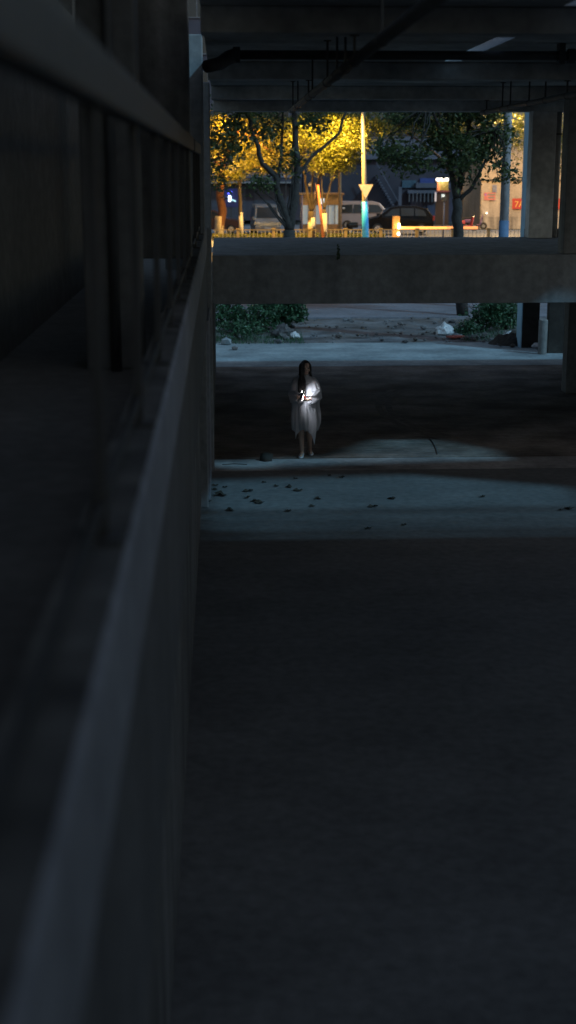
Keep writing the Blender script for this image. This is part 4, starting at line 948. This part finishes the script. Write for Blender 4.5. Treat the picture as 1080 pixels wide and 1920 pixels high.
for i, (z, rx, ry) in enumerate(rings):
    tt = max(0, (1.30-z)/.85)
    for k in range(nphi):
        a = 2*math.pi*k/nphi
        am = .36*min(1, tt)**.8
        fold = 1.1*(abs(math.sin(4*a+.7+1.6*z))**.7-.5)*1.6+.55*math.sin(11*a+.4-3.0*z)+.3*math.sin(17*a+2.0*z)
        r = 1+am*.5*fold
        drop = (.24*gs(a, -.66, .24)+.11*gs(a, -2.2, .12)+.06*gs(a, 1.2, .6)+.03*math.sin(5*a))*max(0, (.85-z)/.40)**1.5
        bump_ = .028*gs(a, -.1, .35)*math.exp(-((z-.78)/.05)**2)+.03*gs(a, -.15, .3)*math.exp(-((z-.58)/.05)**2)
        # batwing: shallow fall under the arms
        vs.append((rx*r*math.cos(a)*(.92 if math.cos(a) < 0 and z < .98 else 1)+bump_+.035*max(0,math.cos(a))*math.exp(-((z-.66)/.16)**2) - .03*tt*gs(a,-2.2,.6), .05+ry*r*math.sin(a)-.02*tt*gs(a,-1.57,.9), z-drop))
for i in range(len(rings)-1):
    for k in range(nphi): fs.append((i*nphi+k, (i+1)*nphi+k, (i+1)*nphi+(k+1)%nphi, i*nphi+(k+1)%nphi))
dr = MB().add(vs, fs).build('dress', cloth, woman, smooth=True)
sm_ = dr.modifiers.new('sub', 'SUBSURF'); sm_.levels = 1; sm_.render_levels = 1
for (a, b2, sx) in (((.215,.0,1.06),(.075,-.235,1.01),1),((-.20,.0,1.04),(-.065,-.225,1.04),-1)):
    a = Vector(a); b2 = Vector(b2); sv = []; sf = []; ns = 28
    ax = (b2-a).normalized(); u = ax.cross(Vector((0,0,1))).normalized(); v = u.cross(ax)
    for i in range(7):
        q = i/6; c = a.lerp(b2, q); rad = .078-.014*q
        for k in range(ns):
            an = 2*math.pi*k/ns; rr = rad*(1+.10*math.sin(4*an+5*q)+.06*math.sin(9*an-7*q))
            sag = -.05*max(0, -math.sin(an))*(1-.3*q)
            sv.append(c+u*rr*math.cos(an)+v*(rr*math.sin(an)+sag))
    for i in range(6):
        for k in range(ns): sf.append((i*ns+k, i*ns+(k+1)%ns, (i+1)*ns+(k+1)%ns, (i+1)*ns+k))
    MB().add(sv, sf).build('sleeve', cloth, woman, smooth=True)
# hair: scalp shell plus long locks
hairm, t_, b_ = new_mat('black hair'); b_.inputs['Base Color'].default_value = (.008,.007,.007,1); b_.inputs['Roughness'].default_value = .42
H = MB(); hv = []; hf = []; n_, m_ = 36, 20
for j in range(m_+1):
    th = math.pi*.80*j/m_
    for i in range(n_):
        ph = 2*math.pi*i/n_; x = .083*math.sin(th)*math.cos(ph); y = .102*math.sin(th)*math.sin(ph)+.014; z = .122*math.cos(th)+.014
        hv.append(hp_(x, y, z))
for j in range(m_):
    for i in range(n_):
        ph = 2*math.pi*(i+.5)/n_; th = math.pi*.80*(j+.5)/m_
        fx_ = math.cos(ph)*math.sin(th); fy_ = math.sin(ph)
        if fy_*math.sin(th) < -.45 and math.cos(th) < .62 and fx_ > -.42: continue
        hf.append((j*n_+i, (j+1)*n_+i, (j+1)*n_+(i+1)%n_, j*n_+(i+1)%n_))
H.add(hv, hf); rng = random.Random(77)
for k in range(150):
    u = rng.random()
    if u < .42:   # locks falling in front of the viewer's left shoulder
        x0 = rng.uniform(-.085,-.035); y0 = rng.uniform(-.085,.0); xe = rng.uniform(-.095,.02); ye = rng.uniform(-.13,-.085); ze = rng.uniform(.98,1.18)
        pts = [hp_(rng.uniform(-.03,.02), rng.uniform(-.04,.04), .125), hp_(x0, y0, .05), hp_(x0-.005, y0-.01, -.07), (xe, ye-.01, 1.27), (xe+rng.gauss(0,.01), ye-.015, ze)]
    elif u < .62: # beside the viewer's right cheek, behind the shoulder
        x0 = rng.uniform(.070,.090); y0 = rng.uniform(-.02,.05); pts = [hp_(rng.uniform(-.01,.03), rng.uniform(-.03,.04), .125), hp_(x0, y0, .05), hp_(x0+.004, y0, -.07), (rng.uniform(.07,.12), rng.uniform(.0,.14), 1.30), (rng.uniform(.06,.12), rng.uniform(.12,.17), rng.uniform(1.05,1.2))]
    else:
        an = rng.uniform(.1, 3.04); x0 = .085*math.cos(an); y0 = .10*math.sin(an)+.01
        pts = [hp_(0, .02, .13), hp_(x0, y0, .05), hp_(x0*1.03, y0*1.03, -.07), (x0*1.3, .12+.05*math.sin(an), 1.27), (x0*1.3+rng.gauss(0,.01), .17+.02*math.sin(an), rng.uniform(1.0,1.12))]
    ps = []
    P4 = [Vector(p) for p in pts]
    for i in range(len(P4)-1):
        p0 = P4[max(i-1,0)]; p1 = P4[i]; p2 = P4[i+1]; p3 = P4[min(i+2,len(P4)-1)]
        for q in range(4):
            w_ = q/4; ps.append(.5*((2*p1)+(p2-p0)*w_+(2*p0-5*p1+4*p2-p3)*w_*w_+(3*p1-p0-3*p2+p3)*w_**3))
    ps.append(P4[-1]); nn = len(ps)
    H.tube(ps, [.010*(.6+.6*math.sin(math.pi*min(1,(i+2)/nn)))*(1 if i < nn-3 else (nn-i)/4) for i in range(nn)], 6)
H.build('hair', hairm, woman, smooth=True)
# shoes
def shoe(ax, ay, tx, ty, z=0.0):
    a = Vector((ax, ay, 0)); t = Vector((tx, ty, 0)); dvec = (t-a).normalized(); nrm = Vector((-dvec.y, dvec.x, 0)); L = (t-a).length+.07
    st0 = a - dvec*.045; sv = []; sf = []; prof = [(0,.026,.075),(.12,.036,.088),(.3,.037,.082),(.5,.038,.062),(.72,.045,.05),(.9,.038,.04),(1.0,.015,.022)]; ns = 16
    for (q, wd_, hh) in prof:
        c = st0+dvec*L*q
        for k in range(ns):
            an = 2*math.pi*k/ns; zz = hh/2+hh/2*math.sin(an)
            sv.append(c+nrm*wd_*math.cos(an)*(1.0 if zz > .01 else .95)+Vector((0,0,max(.001, zz)+z)))
    for i in range(len(prof)-1):
        for k in range(ns): sf.append((i*ns+k, i*ns+(k+1)%ns, (i+1)*ns+(k+1)%ns, (i+1)*ns+k))
    sf.append(tuple(reversed(range(ns)))); sf.append(tuple((len(prof)-1)*ns+k for k in range(ns)))
    MB().add(sv, sf).build('shoe', M['white'], woman, smooth=True)
shoe(-.045,.04,-.058,-.12); shoe(.080,.28,.105,.14)
# the phone in her hands, screen lighting her sleeve and chest
ph_ = empty('phone', woman.matrix_basis @ Vector((-.03,-.36,1.09)), -0.10, 'lit phone held in front of the chest of the woman', 'phone')
ph_.location = Matrix.Rotation(-.10,4,'Z') @ Vector((-.03,-.36,1.09)) + Vector((feet.x, feet.y, 0))
ph_.rotation_euler = (R(-20), R(0), R(-58))
MB().box(-.036,.036,-.005,.0035,-.074,.074).build('case', M['pipe'], ph_, bevel=.004)
MB().box(-.033,.033,.0036,.0042,-.070,.070).build('screen', glow('phone screen', (1.0,.95,.97), 14.0), ph_)
MB().tube([(-.02,-.0062,.055),(-.02,-.0048,.055)], .011, 12).build('torch', glow('phone torch', (1,1,1), 30.0), ph_)
al = bpy.data.lights.new('screen_light', 'AREA'); al.shape = 'RECTANGLE'; al.size = .06; al.size_y = .13; al.energy = 5.8; al.spread = R(105); al.color = (.90,.93,1.0)
ao = bpy.data.objects.new('screen_light', al); C.objects.link(ao); ao.parent = ph_; ao.location = (0,.007,0); ao.rotation_euler = (R(90),0,0)
